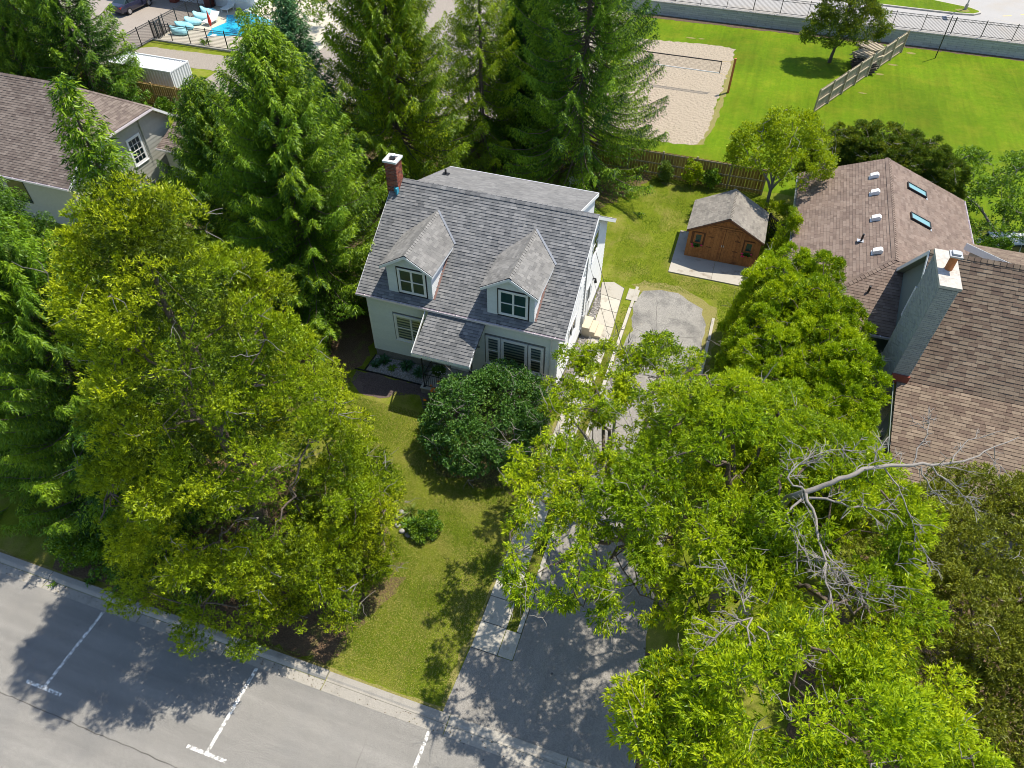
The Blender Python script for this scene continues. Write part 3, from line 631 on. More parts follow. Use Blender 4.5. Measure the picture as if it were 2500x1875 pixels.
window(H, fF, 6.2, 6.76, 1.5, 3.07, rails=.5, blind='zebra'); window(H, fF, 6.97, 8.09, 1.5, 3.07, rails=0, blind='zebra'); window(H, fF, 8.32, 8.88, 1.5, 3.07, rails=.5, blind='zebra')
d = MB().ob(fF, 4.2, 5.15, .42, 2.45, .01, .05).build('door', 'siding_white', H, label='white front door under the porch roof')
for xx in (0, x1-x0-.1): MB().ob(fF, xx, xx+.1, .5, 4.3, 0, .035).build('corner_board', 'trim_white', H)
hR = [(5.85, 7.15, 4.15, 5.6), (3.7, 4.45, 4.2, 5.1), (1.9, 3.3, 1.85, 2.85), (5.45, 6.35, .55, 2.75)]
siding(H, fR, [(0, .5), (yb-yf, .5), (yb-yf, rz(yb)-.2), (RY-yf, RZ-.2), (0, rz(yf)-.2)], hR, 'siding_white')
window(H, fR, 5.95, 7.05, 4.25, 5.5, rails=.5); window(H, fR, 3.8, 4.35, 4.3, 5.0, rails=0); window(H, fR, 2.0, 3.2, 1.95, 2.75, ((0, .5), (.5, 1)), 0)
dr = MB().ob(fR, 5.5, 6.3, .58, 2.65, .0, .05).build('side_door', 'siding_white', H)
MB().ob(fR, 5.55, 5.6, .6, 2.6, .05, .065).ob(fR, 6.2, 6.25, .6, 2.6, .05, .065).ob(fR, 5.6, 6.2, 1.55, 1.62, .05, .064).build('door_trim', 'trim_white', dr)
MB().ob(fR, 6.05, 6.13, 1.4, 1.48, .05, .11).build('handle', 'grey_metal', dr)
MB().ob(fR, 5.62, 6.18, 1.66, 2.5, .052, .06).build('pane', 'pane_backing', dr)
lm = MB().ob(fR, 6.78, 6.9, 2.3, 2.55, .0, .04).ob(fR, 6.8, 6.88, 2.4, 2.45, .04, .2).build('wall_light', 'black_metal', H)
MB().tube([v3(x1+.16, yf+6.84, 2.2), v3(x1+.16, yf+6.84, 2.42)], [.09, .04], 8).build('lamp_shade', 'black_metal', lm)
MB().tube([v3(x1+.05, 28.05, .3), v3(x1+.05, 28.05, 5.2)], .035).build('conduit', 'grey_metal', H)
MB().ob(fR, 4.6, 4.95, 1.1, 1.6, .02, .17).build('meter_box', 'grey_metal', H)
MB().tube([v3(x1+.06, 29.34, 4.6), v3(x1+.12, 29.34, 5.0), v3(x1+.06, 29.5, 5.25)], .02).build('service_drip_loop', 'black_metal', H)
# roof
cs = math.cos(math.atan(sl_)); LR = 5.05/cs; up = v3(0, 1, sl_)
ef = RY-5.05
roof = Roof(H, 'shingle_grey', 'butt_dark', .15, .31, .028)
dorm = [(-13.95, -11.33, -13.73, -11.52), (-9.07, -6.40, -8.83, -6.61)]
holes = []
for xe0, xe1, xw0, xw1 in dorm:
    xm = (xe0+xe1)/2; q = lambda y: (y-ef)/cs
    holes.append([(xw0+15.3, q(23.3)), (xw1+15.3, q(23.3)), (xw1+15.3, q(25.5)), (xm+15.3, q(26.85)), (xw0+15.3, q(25.5))])
roof.plane((-15.3, ef, rz(ef)), X, up, [(0, 0), (10.25, 0), (10.25, LR), (0, LR)], holes)
for a, b in ((-6.0, -5.05), (-15.3, -14.28)):        # short back slopes beside the rear shed dormer
    roof.plane((b, 33.05, rz(33.05)), -X, (0, -1, sl_), [(0, 0), (b-a, 0), (b-a, LR), (0, LR)])
roof.cap((-15.3, RY, RZ+.012), (-5.05, RY, RZ+.012), (0, -1, -sl_), (0, 1, -.336), .15, .25)
roof.finish(300)
rear = Roof(H, 'shingle_grey_light', 'shingle_grey', .15, .28, .010)
rs = .336; Lr = 4.4*math.hypot(1, rs)
rear.plane((-6.0, 32.4, RZ-.02-rs*4.4), -X, (0, -1, rs), [(0, 0), (8.28, 0), (8.28, Lr), (0, Lr)])
rear.finish(0)
MB().prism([(-14.2, 28.1, 7.2), (-14.2, 32.2, rz(32.2)), (-14.2, 32.2, 5.98), (-14.2, 28.2, 7.36)], (8.1, 0, 0)).build('rear_dormer_wall', 'siding_white', H)
MB().prism([(-5.99, 32.42, 6.12), (-5.99, 28.0, 7.585), (-5.99, 28.0, 7.42), (-5.99, 32.42, 5.92)], (.03, 0, 0)).build('fascia', 'trim_white', H)
MB().box(-14.28, -6.0, 32.41, 32.44, 5.9, 6.12).build('fascia', 'trim_white', H)
for xx in (-15.33, -5.05):                           # rake boards
    MB().prism([(xx, ef, rz(ef)-.01), (xx, RY, RZ-.01), (xx, 33.05, rz(33.05)-.01), (xx, 33.05, rz(33.05)-.19), (xx, RY, RZ-.19), (xx, ef, rz(ef)-.19)], (.03, 0, 0)).build('rake_board', 'trim_white', H)
MB().prism([(-5.38, RY, RZ-.16), (-5.38, 33.0, rz(33.0)-.16), (-5.38, 33.0, rz(33.0)-.2), (-5.38, RY, RZ-.2)], (.33, 0, 0)).prism([(-5.38, ef, rz(ef)-.16), (-5.38, RY, RZ-.161), (-5.38, RY, RZ-.2), (-5.38, ef, rz(ef)-.2)], (.33, 0, 0)).build('soffit', 'trim_white', H)
def gutter(parent, a, b, out, m='gutter_white', wd=.11):
    a = np.array(a, float); b = np.array(b, float); L = np.linalg.norm(b-a); d = (b-a)/L; out = np.array(out, float)
    fr = (a, d, out, Z); mb = MB(); mb.ob(fr, 0, L, 0, .015, -.1, .0).ob(fr, 0, L, wd-.012, wd, -.1, .012).ob(fr, 0, L, .015, wd-.012, -.1, -.088).ob(fr, 0, .012, .015, wd-.012, -.088, 0).ob(fr, L-.012, L, .015, wd-.012, -.088, 0)
    gt = mb.build('gutter', m, parent); n = max(2, int(L/.9))
    for k in range(n): MB().ob(fr, L*(k+.5)/n-.012, L*(k+.5)/n+.012, -.02, wd+.01, -.012, .02).build('gutter_bracket', m, gt)
    return gt
gutter(H, (-15.33, ef-.005, rz(ef)-.03), (-5.02, ef-.005, rz(ef)-.03), -Y)
gutter(H, (-5.02, 33.06, rz(33.05)-.03), (-6.1, 33.06, rz(33.05)-.03), Y)
MB().tube([v3(-5.75, 23.0, 4.2), v3(-5.75, 23.22, 3.9), v3(-5.75, 23.22, .3), v3(-5.75, 23.05, .15)], .045, 6).build('downspout', 'siding_shaded', H)
MB().box(-15.3, -5.1, ef, yf, rz(ef)-.2, rz(ef)-.17).build('soffit', 'trim_white', H)
# dormers
for k, (xe0, xe1, xw0, xw1) in enumerate(dorm):
    xm = (xe0+xe1)/2; ez, zr = 6.12, 6.93; yb0 = RY-(RZ-ez)/sl_; yr = RY-(RZ-zr)/sl_; L = math.hypot(xm-xe0, zr-ez)
    D = thing('dormer', '', '', (xm, 23.3, 5)) if 0 else None
    bd = MB().prism([(xw0, 23.3, 4.48), (xw1, 23.3, 4.48), (xw1, 23.3, 6.12), (xm, 23.3, 6.8), (xw0, 23.3, 6.12)], (0, 3.2, 0)).build('dormer', 'siding_white', H)
    fd = (v3(xw0, 23.3, 0), X, Z, -Y)
    siding(bd, fd, [(0, 4.5), (xw1-xw0, 4.5), (xw1-xw0, 6.1), ((xw1-xw0)/2, 6.8), (0, 6.1)], [(.46, 1.99, 4.5, 6.2)], 'siding_shaded', .12, .016)
    siding(bd, (v3(xw1, 23.3, 0), Y, Z, X), [(0, 4.6), (2.3, 6.08), (0, 6.08)], [], 'siding_white', .12, .014)
    wo = window(H, fd, .62, 1.86, 4.74, 5.98, ((0, .5), (.5, 1)), .5, None, .07, dark=True, name='dormer_window', sill=False)
    MB().ob(fd, .5, 1.98, 4.52, 4.66, 0, .02).build('dark_surround', 'dark_trim', wo)
    dr_ = Roof(bd, 'shingle_dormer', 'butt_dark', .15, .26, .018)
    dr_.plane((xe0, yb0, ez), -Y, (xm-xe0, 0, zr-ez), [(0, 0), (yb0-23.08, 0), (yb0-23.08, L), (yb0-yr, L)], thick=.05)
    dr_.plane((xe1, 23.08, ez), Y, (xm-xe1, 0, zr-ez), [(0, 0), (yb0-23.08, 0), (yr-23.08, L), (0, L)], thick=.05)
    dr_.cap((xm, 23.08, zr+.01), (xm, yr, zr+.01), (-1, 0, -.62), (1, 0, -.62), .14, .18)
    dr_.finish(150)
    for s, xe in ((1, xe0), (-1, xe1)):
        MB().prism([(xe, 23.05, ez-.03), (xm, 23.05, zr-.03), (xm, 23.05, zr-.17), (xe, 23.05, ez-.17)], (0, .03, 0)).build('rake_board', 'trim_white', bd)
        MB().prism([(xe, 23.08, ez-.03), (xe, yb0+.15, ez-.03), (xe, yb0-.15, ez-.15), (xe, 23.08, ez-.15)], (.02*s, 0, 0)).build('eave_board', 'trim_white', bd)
    pv = v3(xm+.03, yr, zr+.02); pe = v3(xe1+.05, yb0, ez+.02); dv = pe-pv; Lv = np.linalg.norm(dv); dv /= Lv; sv_ = np.cross(v3(0, -sl_, 1)/math.hypot(1, sl_), dv)
    MB().ob((pv, dv, sv_, v3(0, -sl_, 1)/math.hypot(1, sl_)), 0, Lv, -.03, .06, .0, .03).build('valley_flashing', 'grey_metal', bd)
    MB().prism([(xw1+.02, 23.3, rz(23.3)+.005), (xw1+.02, 25.6, rz(25.6)+.005), (xw1+.02, 25.6, rz(25.6)+.035), (xw1+.02, 23.3, rz(23.3)+.035)], (.09, 0, 0)).build('step_flashing', 'flash_brown', bd)
# rear roof vent pipe
MB().tube([v3(-13.68, 30.5, 6.7), v3(-13.68, 30.5, 7.05)], .055, 8).box(-13.85, -13.5, 30.35, 30.65, 6.76, 6.80).build('vent_pipe', 'black_metal', H)
# chimney
cx0, cx1, cy0, cy1, ct = -15.43, -14.87, 27.42, 28.06, 8.72
ch = MB().box(cx0, cx1, cy0, cy1, 0, ct).build('chimney', 'mortar', H)
brickwork(ch, [((v3(cx0, cy0, 0), X, Z, -Y), cx1-cx0, 3, ct), ((v3(cx1, cy0, 0), Y, Z, X), cy1-cy0, 6.6, ct), ((v3(cx0, cy1, 0), -Y, Z, -X), cy1-cy0, 3, ct), ((v3(cx1, cy1, 0), -X, Z, Y), cx1-cx0, 7.4, ct)], .2, .062, .014, 'brick', 300)
mb = MB(); o_ = .07
mb.box(cx0-o_, cx1+o_, cy0-o_, cy0+.08, ct, ct+.1).box(cx0-o_, cx1+o_, cy1-.08, cy1+o_, ct, ct+.1).box(cx0-o_, cx0+.08, cy0+.08, cy1-.08, ct, ct+.1).box(cx1-.08, cx1+o_, cy0+.08, cy1-.08, ct, ct+.1)
mb.build('chimney_cap', 'trim_white', ch); MB().box(cx0+.05, cx1-.05, cy0+.05, cy1-.05, ct, ct+.03).build('crown', 'mortar', ch)
MB().tube([v3(-15.15, 27.74, ct), v3(-15.15, 27.74, ct+.12)], [.15, .15], 10).build('flue', 'black_metal', ch)
MB().tube([v3(-15.2, 27.95, ct+.1), v3(-15.2, 27.95, ct+.16)], [.12, .12], 10).build('flue_lid', 'trim_white', ch)
MB().box(cx1-.05, cx1+.03, cy0-.2, cy0+.02, 7.2, 7.5).box(cx1-.2, cx1, cy0-.03, cy0-.012, 7.0, 7.5).build('chimney_flashing', 'flash_blue', ch)
# porch
pr = Roof(H, 'shingle_grey', 'butt_dark', .155, .31, .028); ps = (4.18-3.1)/1.8; Lp = 1.8*math.hypot(1, ps)
pr.plane((-11.76, 21.1, 3.1), X, (0, 1, ps), [(0, 0), (2.82, 0), (2.97, Lp), (.17, Lp)]); pr.finish(150)
MB().box(-11.76, -8.94, 21.07, 21.1, 2.93, 3.1).build('porch_fascia', 'trim_white', H)
for xx in (-11.79, -8.94): MB().prism([(xx, 21.07, 2.95), (xx, 22.9, 4.05), (xx, 22.9, 4.18), (xx, 21.07, 3.11)], (.03, 0, 0)).build('rake_board', 'trim_white', H)
MB().box(-11.75, -8.9, 21.55, 23.28, -.05, .34).build('porch_slab', 'foundation', H)
MB().box(-11.78, -8.87, 21.52, 23.28, .341, .38).build('porch_slab_top', 'concrete', H)
for xx in (-11.6, -9.05):
    MB().tube([v3(xx, 21.68, .38), v3(xx, 21.68, 3.35)], .03, 6).box(xx-.06, xx+.06, 21.62, 21.74, .38, .4).build('porch_post', 'black_metal', H)
def railing(parent, a, b, z, h=.85):
    a = v3(*a, z); b = v3(*b, z); L = np.linalg.norm(b-a); d = (b-a)/L; q = v3(-d[1], d[0], 0); mb = MB()
    for zz in (.08, h): mb.ob((a, d, q, Z), 0, L, -.015, .015, zz-.012, zz+.012)
    u = .1
    while u < L: mb.ob((a, d, q, Z), u-.007, u+.007, -.007, .007, .09, h); u += .11
    return mb.build('porch_railing', 'black_metal', parent)
railing(H, (-11.58, 21.68), (-10.3, 21.68), .38); railing(H, (-11.58, 21.72), (-11.58, 23.2), .38); railing(H, (-9.05, 21.72), (-9.05, 23.2), .38)
MB().box(-10.25, -9.1, 21.1, 21.52, -.05, .2).build('porch_step', 'concrete', H)
tc = bpy.data.curves.new('house_number', 'FONT'); tc.body = '20'; tc.size = .19; tc.extrude = .006
to = bpy.data.objects.new('tmp', tc); C.objects.link(to); dg = bpy.context.evaluated_depsgraph_get(); dg.update()
tm = bpy.data.meshes.new_from_object(to.evaluated_get(dg)); bpy.data.objects.remove(to); tm.materials.clear(); tm.materials.append(MATS['black_metal'])
hn = bpy.data.objects.new('house_number', tm); link(hn, H); hn.matrix_local = Matrix.Translation((-9.44+10.2, -.035, 2.24)) @ Matrix.Rotation(R_(90), 4, 'X')
# concrete side steps
st = thing('side_steps', 'three beige precast steps against the sunlit side wall', 'steps', (-4.9, 28.7, 0))
MB().prism([(-5.36, 28.2, 0), (-5.36, 28.2, .6), (-4.95, 28.2, .6), (-4.95, 28.2, .4), (-4.64, 28.2, .4), (-4.64, 28.2, .2), (-4.32, 28.2, .2), (-4.32, 28.2, 0)], (0, .95, 0)).build('base', 'beige_step', st)
for a, b, z in ((-5.37, -4.93, .6), (-4.945, -4.62, .4), (-4.635, -4.3, .2)): MB().box(a, b, 28.18, 29.17, z+.001, z+.03).build('tread', 'beige_step', st)
# service cables
for lab, a, b in (('thicker black cable sagging from the upper side window over the driveway', (-5.28, 29.34, 4.79), (2.6, 9, 7.6)), ('thin black wire running from mid side wall over the driveway', (-5.28, 28.18, 4.72), (2.4, 9, 7.1))):
    P = [v3(*a)+(v3(*b)-v3(*a))*t-Z*1.0*4*t*(1-t)*.25 for t in np.linspace(0, 1, 24)]
    props(MB().tube(P, .014 if 'thicker' in lab else .008, 4).build('service_cable', 'cable'), lab, 'cable')

# ================================================================== garden shed
S = thing('garden_shed', 'brown wooden garden shed with double doors and taupe shingle roof', 'shed', (.82, 37.3, 0))
sx0, sx1, sy0, sy1, se, sr = -1.27, 2.9, 37.3, 40.3, 1.95, 3.08; sm_ = (sx0+sx1)/2
MB().prism([(sx0, sy0, .04), (sx1, sy0, .04), (sx1, sy0, se), (sm_, sy0, sr-.08), (sx0, sy0, se)], (0, sy1-sy0, 0)).build('wall', 'shed_dark', S)
fs = (v3(sx0, sy0, 0), X, Z, -Y); sw = sx1-sx0
u = 0
while u < sw-.02:
    um = u+.1; top = se+(sr-.1-se)*(1-abs(um-sw/2)/(sw/2)); segs = [(.05, top)]
    if .3 < um < .95 or sw-.95 < um < sw-.3: segs = [(.05, 1.0), (1.86, top)]
    if 1.15 < um < 3.02: segs = [(2.42, top)]
    for a, b in segs:
        if b-a > .05: piece('board', 'shed_wood', S, fs[0]+X*(u+.1)+Z*(a+b)/2-Y*.008, (.19, .022, b-a))
    u += .2
for dx, sgn in ((1.17, 1), (2.10, -1)):
    dd = MB().ob(fs, dx, dx+.90, .08, 2.36, .0, .03).build('door', 'shed_dark', S)
    for k in range(5): piece('board', 'shed_wood', dd, fs[0]+X*(dx+.09+.18*k)+Z*1.22-Y*.04, (.17, .02, 2.26))
    mb = MB()
    for (ua, va, ub, vb) in ((.0, .1, .0, 2.34), (.82, .1, .82, 2.34)): mb.ob(fs, dx+ua, dx+ua+.08, va, vb, .05, .07)
    for va in (.1, 2.26): mb.ob(fs, dx+.082, dx+.818, va, va+.08, .05, .069)
    a_, b_ = (v3(dx+.1, .12, 0), v3(dx+.55, .62, 0)) if sgn < 0 else (v3(dx+.8, .12, 0), v3(dx+.35, .62, 0))
    for (p, q) in (((.1, .62), (.5, .18)), ((.1, 1.85), (.5, 2.26))) if sgn > 0 else (((.8, .62), (.4, .18)), ((.8, 1.85), (.4, 2.26))):
        P = v3(sx0+dx+p[0], sy0-.05, p[1]); Q = v3(sx0+dx+q[0], sy0-.05, q[1]); e_ = Q-P; Le = np.linalg.norm(e_); e_ /= Le
        mb.ob((P, e_, np.cross(e_, Y), -Y), 0, Le, -.035, .035, .003, .024)
    mb.build('brace', 'shed_wood', dd)
    hz = .78 if sgn > 0 else .04
    for vv in (.95, 1.65): MB().ob(fs, dx+(.0 if sgn > 0 else .6), dx+(.3 if sgn > 0 else .9), vv, vv+.05, .072, .08).build('hinge', 'shed_dark', dd)
    MB().ob(fs, dx+(.84 if sgn > 0 else .02), dx+(.88 if sgn > 0 else .06), 1.15, 1.27, .072, .1).build('handle', 'grey_metal', dd)
MB().ob(fs, 1.0, 3.15, 2.38, 2.47, .02, .06).build('door_lintel', 'shed_wood', S)
for cx, nm in ((.62, 'left'), (sw-.62, 'right')):
    window(S, fs, cx-.2, cx+.2, 1.12, 1.72, trim=.07, fm='shed_wood', sill=False, rails=0)
    bx = thing('flower_box', ('wooden window box of pink geraniums under the shed window nearer the house' if nm == 'left' else 'wooden window box of pink geraniums under the shed window nearer the cedar hedge'), 'flower box', (sx0+cx, sy0-.12, .85), 'flower boxes on the shed')
    MB().ob(fs, cx-.27, cx+.27, .78, .98, .03, .22).build('box', 'shed_wood', bx); ORG[bx.name+'_c'] = (sx0+cx, sy0-.13, 1.02)
rfS = Roof(S, 'shingle_shed', 'butt_brown', .145, .27, .02); Ls = math.hypot(sm_-sx0+.15, 1.13)
zr_, ze_ = 3.17, 1.98; wv = sm_-(sx0-.14); Ls = math.hypot(wv, zr_-ze_)
rfS.plane((sx0-.14, 40.5, ze_), -Y, (wv, 0, zr_-ze_), [(0, 0), (3.42, 0), (3.42, Ls), (0, Ls)])
rfS.plane((sx1+.14, 37.08, ze_), Y, (-wv, 0, zr_-ze_), [(0, 0), (3.42, 0), (3.42, Ls), (0, Ls)])
rfS.cap((sm_, 37.08, zr_+.01), (sm_, 40.5, zr_+.01), (-1, 0, -.53), (1, 0, -.53), .14, .17); rfS.finish(120)
for s, xe in ((1, sx0-.14), (-1, sx1+.14)): MB().prism([(xe, 37.05, ze_-.03), (sm_, 37.05, zr_-.03), (sm_, 37.05, zr_-.15), (xe, 37.05, ze_-.13)], (0, .03, 0)).build('rake_board', 'shed_dark', S)
pad = MB().box(-1.88, 2.9, 35.35, 39.9, -.05, -.02).build('shed_pad', 'joint_dark', kind='structure')
for a, b in ((-1.88, .62), (.635, 2.9)): piece('slab', 'pad_concrete', pad, ((a+b)/2, 37.62, .02), (b-a, 4.55, .10))

# ================================================================== brown neighbour house on the right
N = thing('brown_house', 'brown roofed two storey house with tall grey painted brick chimney', 'house', (9.35, 29.8, 0))
bx0, bx1, by, bz = 9.1, 19.5, 29.8, 7.8
MB().prism([(9.4, 25.9, 0), (9.4, 33.6, 0), (9.4, 33.6, 3.7), (9.4, by, bz-.15), (9.4, 25.9, 3.7)], (9.8, 0, 0)).build('wall', 'stucco_green', N)
MB().box(12.55, 19.2, 33.6, 35.3, 0, 4.7).build('rear_wall', 'stucco_green', N)
br = Roof(N, 'shingle_brown', 'butt_brown', .165, .36, .024); L1 = 4.0*math.sqrt(2)
br.plane((bx0, 25.8, 3.8), X, (0, 1, 1), [(0, 0), (10.4, 0), (10.4, L1), (0, L1)], [[(0, -.2), (.42, -.2), (.42, 3.0), (0, 3.0)]])
L2 = math.hypot(4.95, 1.33)
br.plane((bx0-.12, 20.85, 2.45), X, (0, 4.95, 1.33), [(0, 0), (10.5, 0), (10.5, L2), (.1, L2)])
br.plane((12.2, 33.9, 3.7), -X, (0, -1, 1), [(0, 0), (3.1, 0), (3.1, 4.1*1.414), (0, 4.1*1.414)])
br.plane((19.5, 35.7, 5.0), -X, (0, -5.9, 2.8), [(0, 0), (7.15, 0), (7.15, math.hypot(5.9, 2.8)), (0, math.hypot(5.9, 2.8))])
br.cap((bx0, by, bz+.015), (bx1, by, bz+.015), (0, -1, -1), (0, 1, -.6), .16, .25)
br.finish(300)
MB().prism([(9.06, 25.8, 3.78), (9.06, by, bz-.02), (9.06, 33.95, 3.66), (9.06, 33.95, 3.42), (9.06, by, bz-.26), (9.06, 25.8, 3.52)], (.035, 0, 0)).build('rake_board', 'trim_white', N)
MB().prism([(9.1, by, bz-.2), (9.1, 33.9, 3.5), (9.1, 33.9, 3.44), (9.1, by, bz-.26)], (.3, 0, 0)).build('soffit', 'stucco_green', N)
MB().prism([(12.31, by+.05, bz-.03), (12.31, 35.75, 5.0), (12.31, 35.75, 4.62), (12.31, by+.45, bz-.5)], (.035, 0, 0)).build('rake_board', 'trim_white', N)
MB().prism([(12.5, by+.2, 7.4), (12.5, 35.3, 4.8), (12.5, 35.3, 2), (12.5, by+.2, 2)], (.05, 0, 0)).build('rear_dormer_wall', 'siding_grey', N)
window(N, (v3(9.38, 29.1, 0), Y, Z, -X), .2, .95, 4.05, 5.6, trim=.1, rails=.5) if 0 else None
wf = (v3(9.4, 30.35, 0), -Y, Z, -X)
window(N, wf, .3, 1.02, 4.1, 5.55, trim=.11, rails=.5, sill=False)
gutter(N, (bx0-.12, 20.84, 2.41), (19.4, 20.84, 2.41), -Y, 'grey_metal', .13)
MB().prism([(bx0-.15, 20.85, 2.42), (bx0-.15, 25.8, 3.76), (bx0-.15, 25.8, 3.6), (bx0-.15, 20.85, 2.26)], (.03, 0, 0)).build('rake_board', 'stucco_green', N)
for px, py in ((9.35, 21.1), (9.35, 24.2), (13.6, 21.1)): MB().box(px-.1, px+.1, py-.1, py+.1, 0, 2.35 if py < 22 else 3.1).build('porch_post', 'siding_white', N)
MB().box(9.3, 13.7, 21.05, 21.2, 2.2, 2.36).build('porch_beam', 'siding_white', N)
MB().box(9.0, 19, 20.6, 25.9, -.05, .12).build('porch_floor', 'foundation', N)
# chimney
qx0, qx1, qy0, qy1, qt = 8.80, 9.46, 25.75, 28.15, 8.72
nc = MB().box(qx0, qx1, qy0, qy1, 0, qt).build('chimney', 'painted_mortar', N)
brickwork(nc, [((v3(qx0, qy0, 0), X, Z, -Y), qx1-qx0, .2, qt), ((v3(qx0, qy1, 0), -Y, Z, -X), qy1-qy0, .2, qt), ((v3(qx1, qy0, 0), Y, Z, X), qy1-qy0, 6.5, qt)], .29, .082, .014, 'painted_brick', 300)
MB().box(qx0-.07, qx1+.07, qy0-.08, qy1+.08, qt, qt+.12).build('chimney_cap', 'cap_concrete', nc)
MB().tube([v3(9.13, 26.9, qt+.12), v3(9.13, 26.9, qt+.75)], .15, 12).build('flue', 'terracotta', nc)
MB().box(8.9, 9.36, 26.68, 27.12, qt+.76, qt+.82).box(8.98, 9.28, 26.76, 27.04, qt+.82, qt+.9).build('flue_lid', 'grey_metal', nc)
MB().box(qx0-.02, qx1+.03, qy0-.12, qy0-.005, 3.6, 4.1).build('chimney_flashing', 'clay_red', nc)
# single storey wing
Wg = thing('brown_wing', 'low wing of the brown neighbour house with white roof vents and two skylights', 'house', (8.9, 37, 0))
MB().prism([(4.8, 30.0, 0), (13.4, 30.0, 0), (13.4, 30.0, 2.9), (8.95, 30.01, 2.91), (4.8, 30.0, 2.9)], (0, 14.0, 0)).build('wall', 'stucco_green', Wg)
MB().prism([(4.8, 34, 2.8), (13.4, 34, 2.8), (8.95, 34, 4.6)], (0, 10.0, 0)).build('gable', 'stucco_green', Wg)
wr = Roof(Wg, 'shingle_wing', 'butt_brown', .16, .34, .018); wh = 1.8; lw = math.hypot(4.6, wh); le = math.hypot(4.9, 1.85)
wr.plane((4.35, 44.2, 2.95), -Y, (4.6, 0, wh), [(0, 0), (14.55, 0), (10.7, lw), (0, lw)])
wr.plane((13.85, 33.5, 2.9), Y, (-4.9, 0, 1.85), [(-3.5, 0), (10.7, 0), (10.7, le), (0, le)])
ls = math.hypot(3.85, 1.8)
wr.plane((4.35, 29.65, 2.95), X, (0, 3.85, 1.8), [(0, 0), (5.1, 0), (5.1, ls), (4.6, ls)])
wr.cap((8.95, 33.4, 4.765), (8.95, 44.2, 4.765), (-1, 0, -.39), (1, 0, -.38), .17, .2)
wr.cap((4.4, 29.7, 2.98), (8.95, 33.5, 4.77), (-1, .6, -.39), (.6, -1, -.45), .16, .22)
wr.finish(300)
for yy in (42.14, 40.2, 37.45, 34.25):
    v = MB(); zz = 2.95+(8.2-4.35)*.391; v.prism([(7.98, yy-.16, zz-.05), (8.42, yy-.16, zz+.1), (8.42, yy-.16, zz+.24), (8.3, yy-.16, zz+.30), (7.98, yy-.16, zz+.14)], (0, .32, 0)).box(7.95, 8.46, yy-.2, yy+.2, zz-.09, zz-.05)
    v.build('roof_vent', 'trim_white', Wg)
for px, py, pz in ((7.52, 35.45, 4.25), (7.95, 31.6, 3.8)):
    MB().tube([v3(px, py, pz-.15), v3(px, py, pz+.42)], .055, 8).build('vent_pipe', 'black_metal', Wg)
    MB().box(px-.2, px+.12, py-.14, py+.14, pz-.0, pz+.015).build('pipe_flashing', 'grey_metal', Wg) if py > 33 else MB().box(px-.1, px+.35, py-.1, py+.1, pz-.01, pz+.02).build('pipe_flashing', 'grey_metal', Wg)
for yy in (42.0, 38.65):
    dx = v3(-4.9, 0, 1.85); dx /= np.linalg.norm(dx); nn = np.cross(Y, dx); O = v3(11.2, yy-.33, 4.75-(11.2-8.95)*.378); fr = (O, Y, dx, nn)
    k = MB().ob(fr, 0, .06, 0, 1.25, -.02, .13).ob(fr, .60, .66, 0, 1.25, -.02, .13).ob(fr, .06, .60, 0, .06, -.02, .129).ob(fr, .06, .6, 1.19, 1.25, -.02, .129).build('skylight', 'dark_trim', Wg)
    MB().ob(fr, .06, .60, .06, 1.19, .06, .10).build('skylight_glass', 'skylight_glass', k); MB().ob(fr, -.08, .74, -.1, 0, -.0, .03).build('skylight_flashing', 'grey_metal', k)
gutter(Wg, (13.86, 33.3, 2.87), (13.86, 44.2, 2.87), X); gutter(Wg, (4.35, 29.64, 2.92), (9.3, 29.64, 2.92), -Y); gutter(Wg, (4.34, 44.2, 2.92), (4.34, 29.7, 2.92), -X, 'grey_metal')

# ================================================================== neighbour house on the left
G = thing('grey_house', 'grey sided bungalow with taupe hip ended roof behind the junipers', 'house', (-36.9, 32.3, 0))
gX, yS, yN, zS, zR, yR = -36.6, 27.27, 37.43, 3.27, 7.04, 32.35
MB().prism([(gX-.45, yS+.45, 0), (gX-.45, yN-.45, 0), (gX-.45, yN-.45, 3.35), (gX-.45, 35.1, 4.75), (gX-.45, 29.6, 4.75), (gX-.45, yS+.45, 3.35)], (-27, 0, 0)).build('wall', 'siding_grey', G)
fg = (v3(gX-.45, yS+.45, 0), Y, Z, X)
siding(G, fg, [(0, .3), (9.26, .3), (9.26, 3.4), (7.4, 4.8), (1.9, 4.8), (0, 3.4)], [(5.1, 6.5, 1.6, 3.6)], 'siding_grey', .26, .03)
wg = window(G, fg, 5.25, 6.3, 1.8, 3.4, rails=.5, trim=.11)
mb = MB()
for k in (1, 2): mb.ob(fg, 5.25+.35*k-.012, 5.25+.35*k+.012, 1.85, 3.35, .03, .05)
for k in (1, 3): mb.ob(fg, 5.3, 6.25, 1.8+.4*k-.012, 1.8+.4*k+.012, .031, .049)
mb.build('glazing_bar', 'trim_white', wg)
gr = Roof(G, 'shingle_taupe', 'butt_brown', .155, .34, .022); ss = (zR-zS)/(yR-yS); LS = math.hypot(yR-yS, zR-zS); zc = 4.67; lc = (zc-zS)/(zR-zS)*LS; cX = -39.9
gr.plane((-64, yS, zS), X, (0, 1, ss), [(0, 0), (64+gX, 0), (64+gX, lc), (64+cX, LS), (0, LS)])
gr.plane((gX, yN, zS), -X, (0, -1, ss), [(0, 0), (64+gX, 0), (64+gX, LS), (cX*-1+gX, LS), (0, lc)])
yc = yS+(zc-zS)/ss; hv = v3(cX-gX, 0, zR-zc); lh = np.linalg.norm(hv)
gr.plane((gX, yc, zc), Y, hv, [(0, 0), (2*(yR-yc), 0), (yR-yc, lh)])
gr.cap((-64, yR, zR+.01), (cX, yR, zR+.01), (0, -1, -ss), (0, 1, -ss), .16, .22)
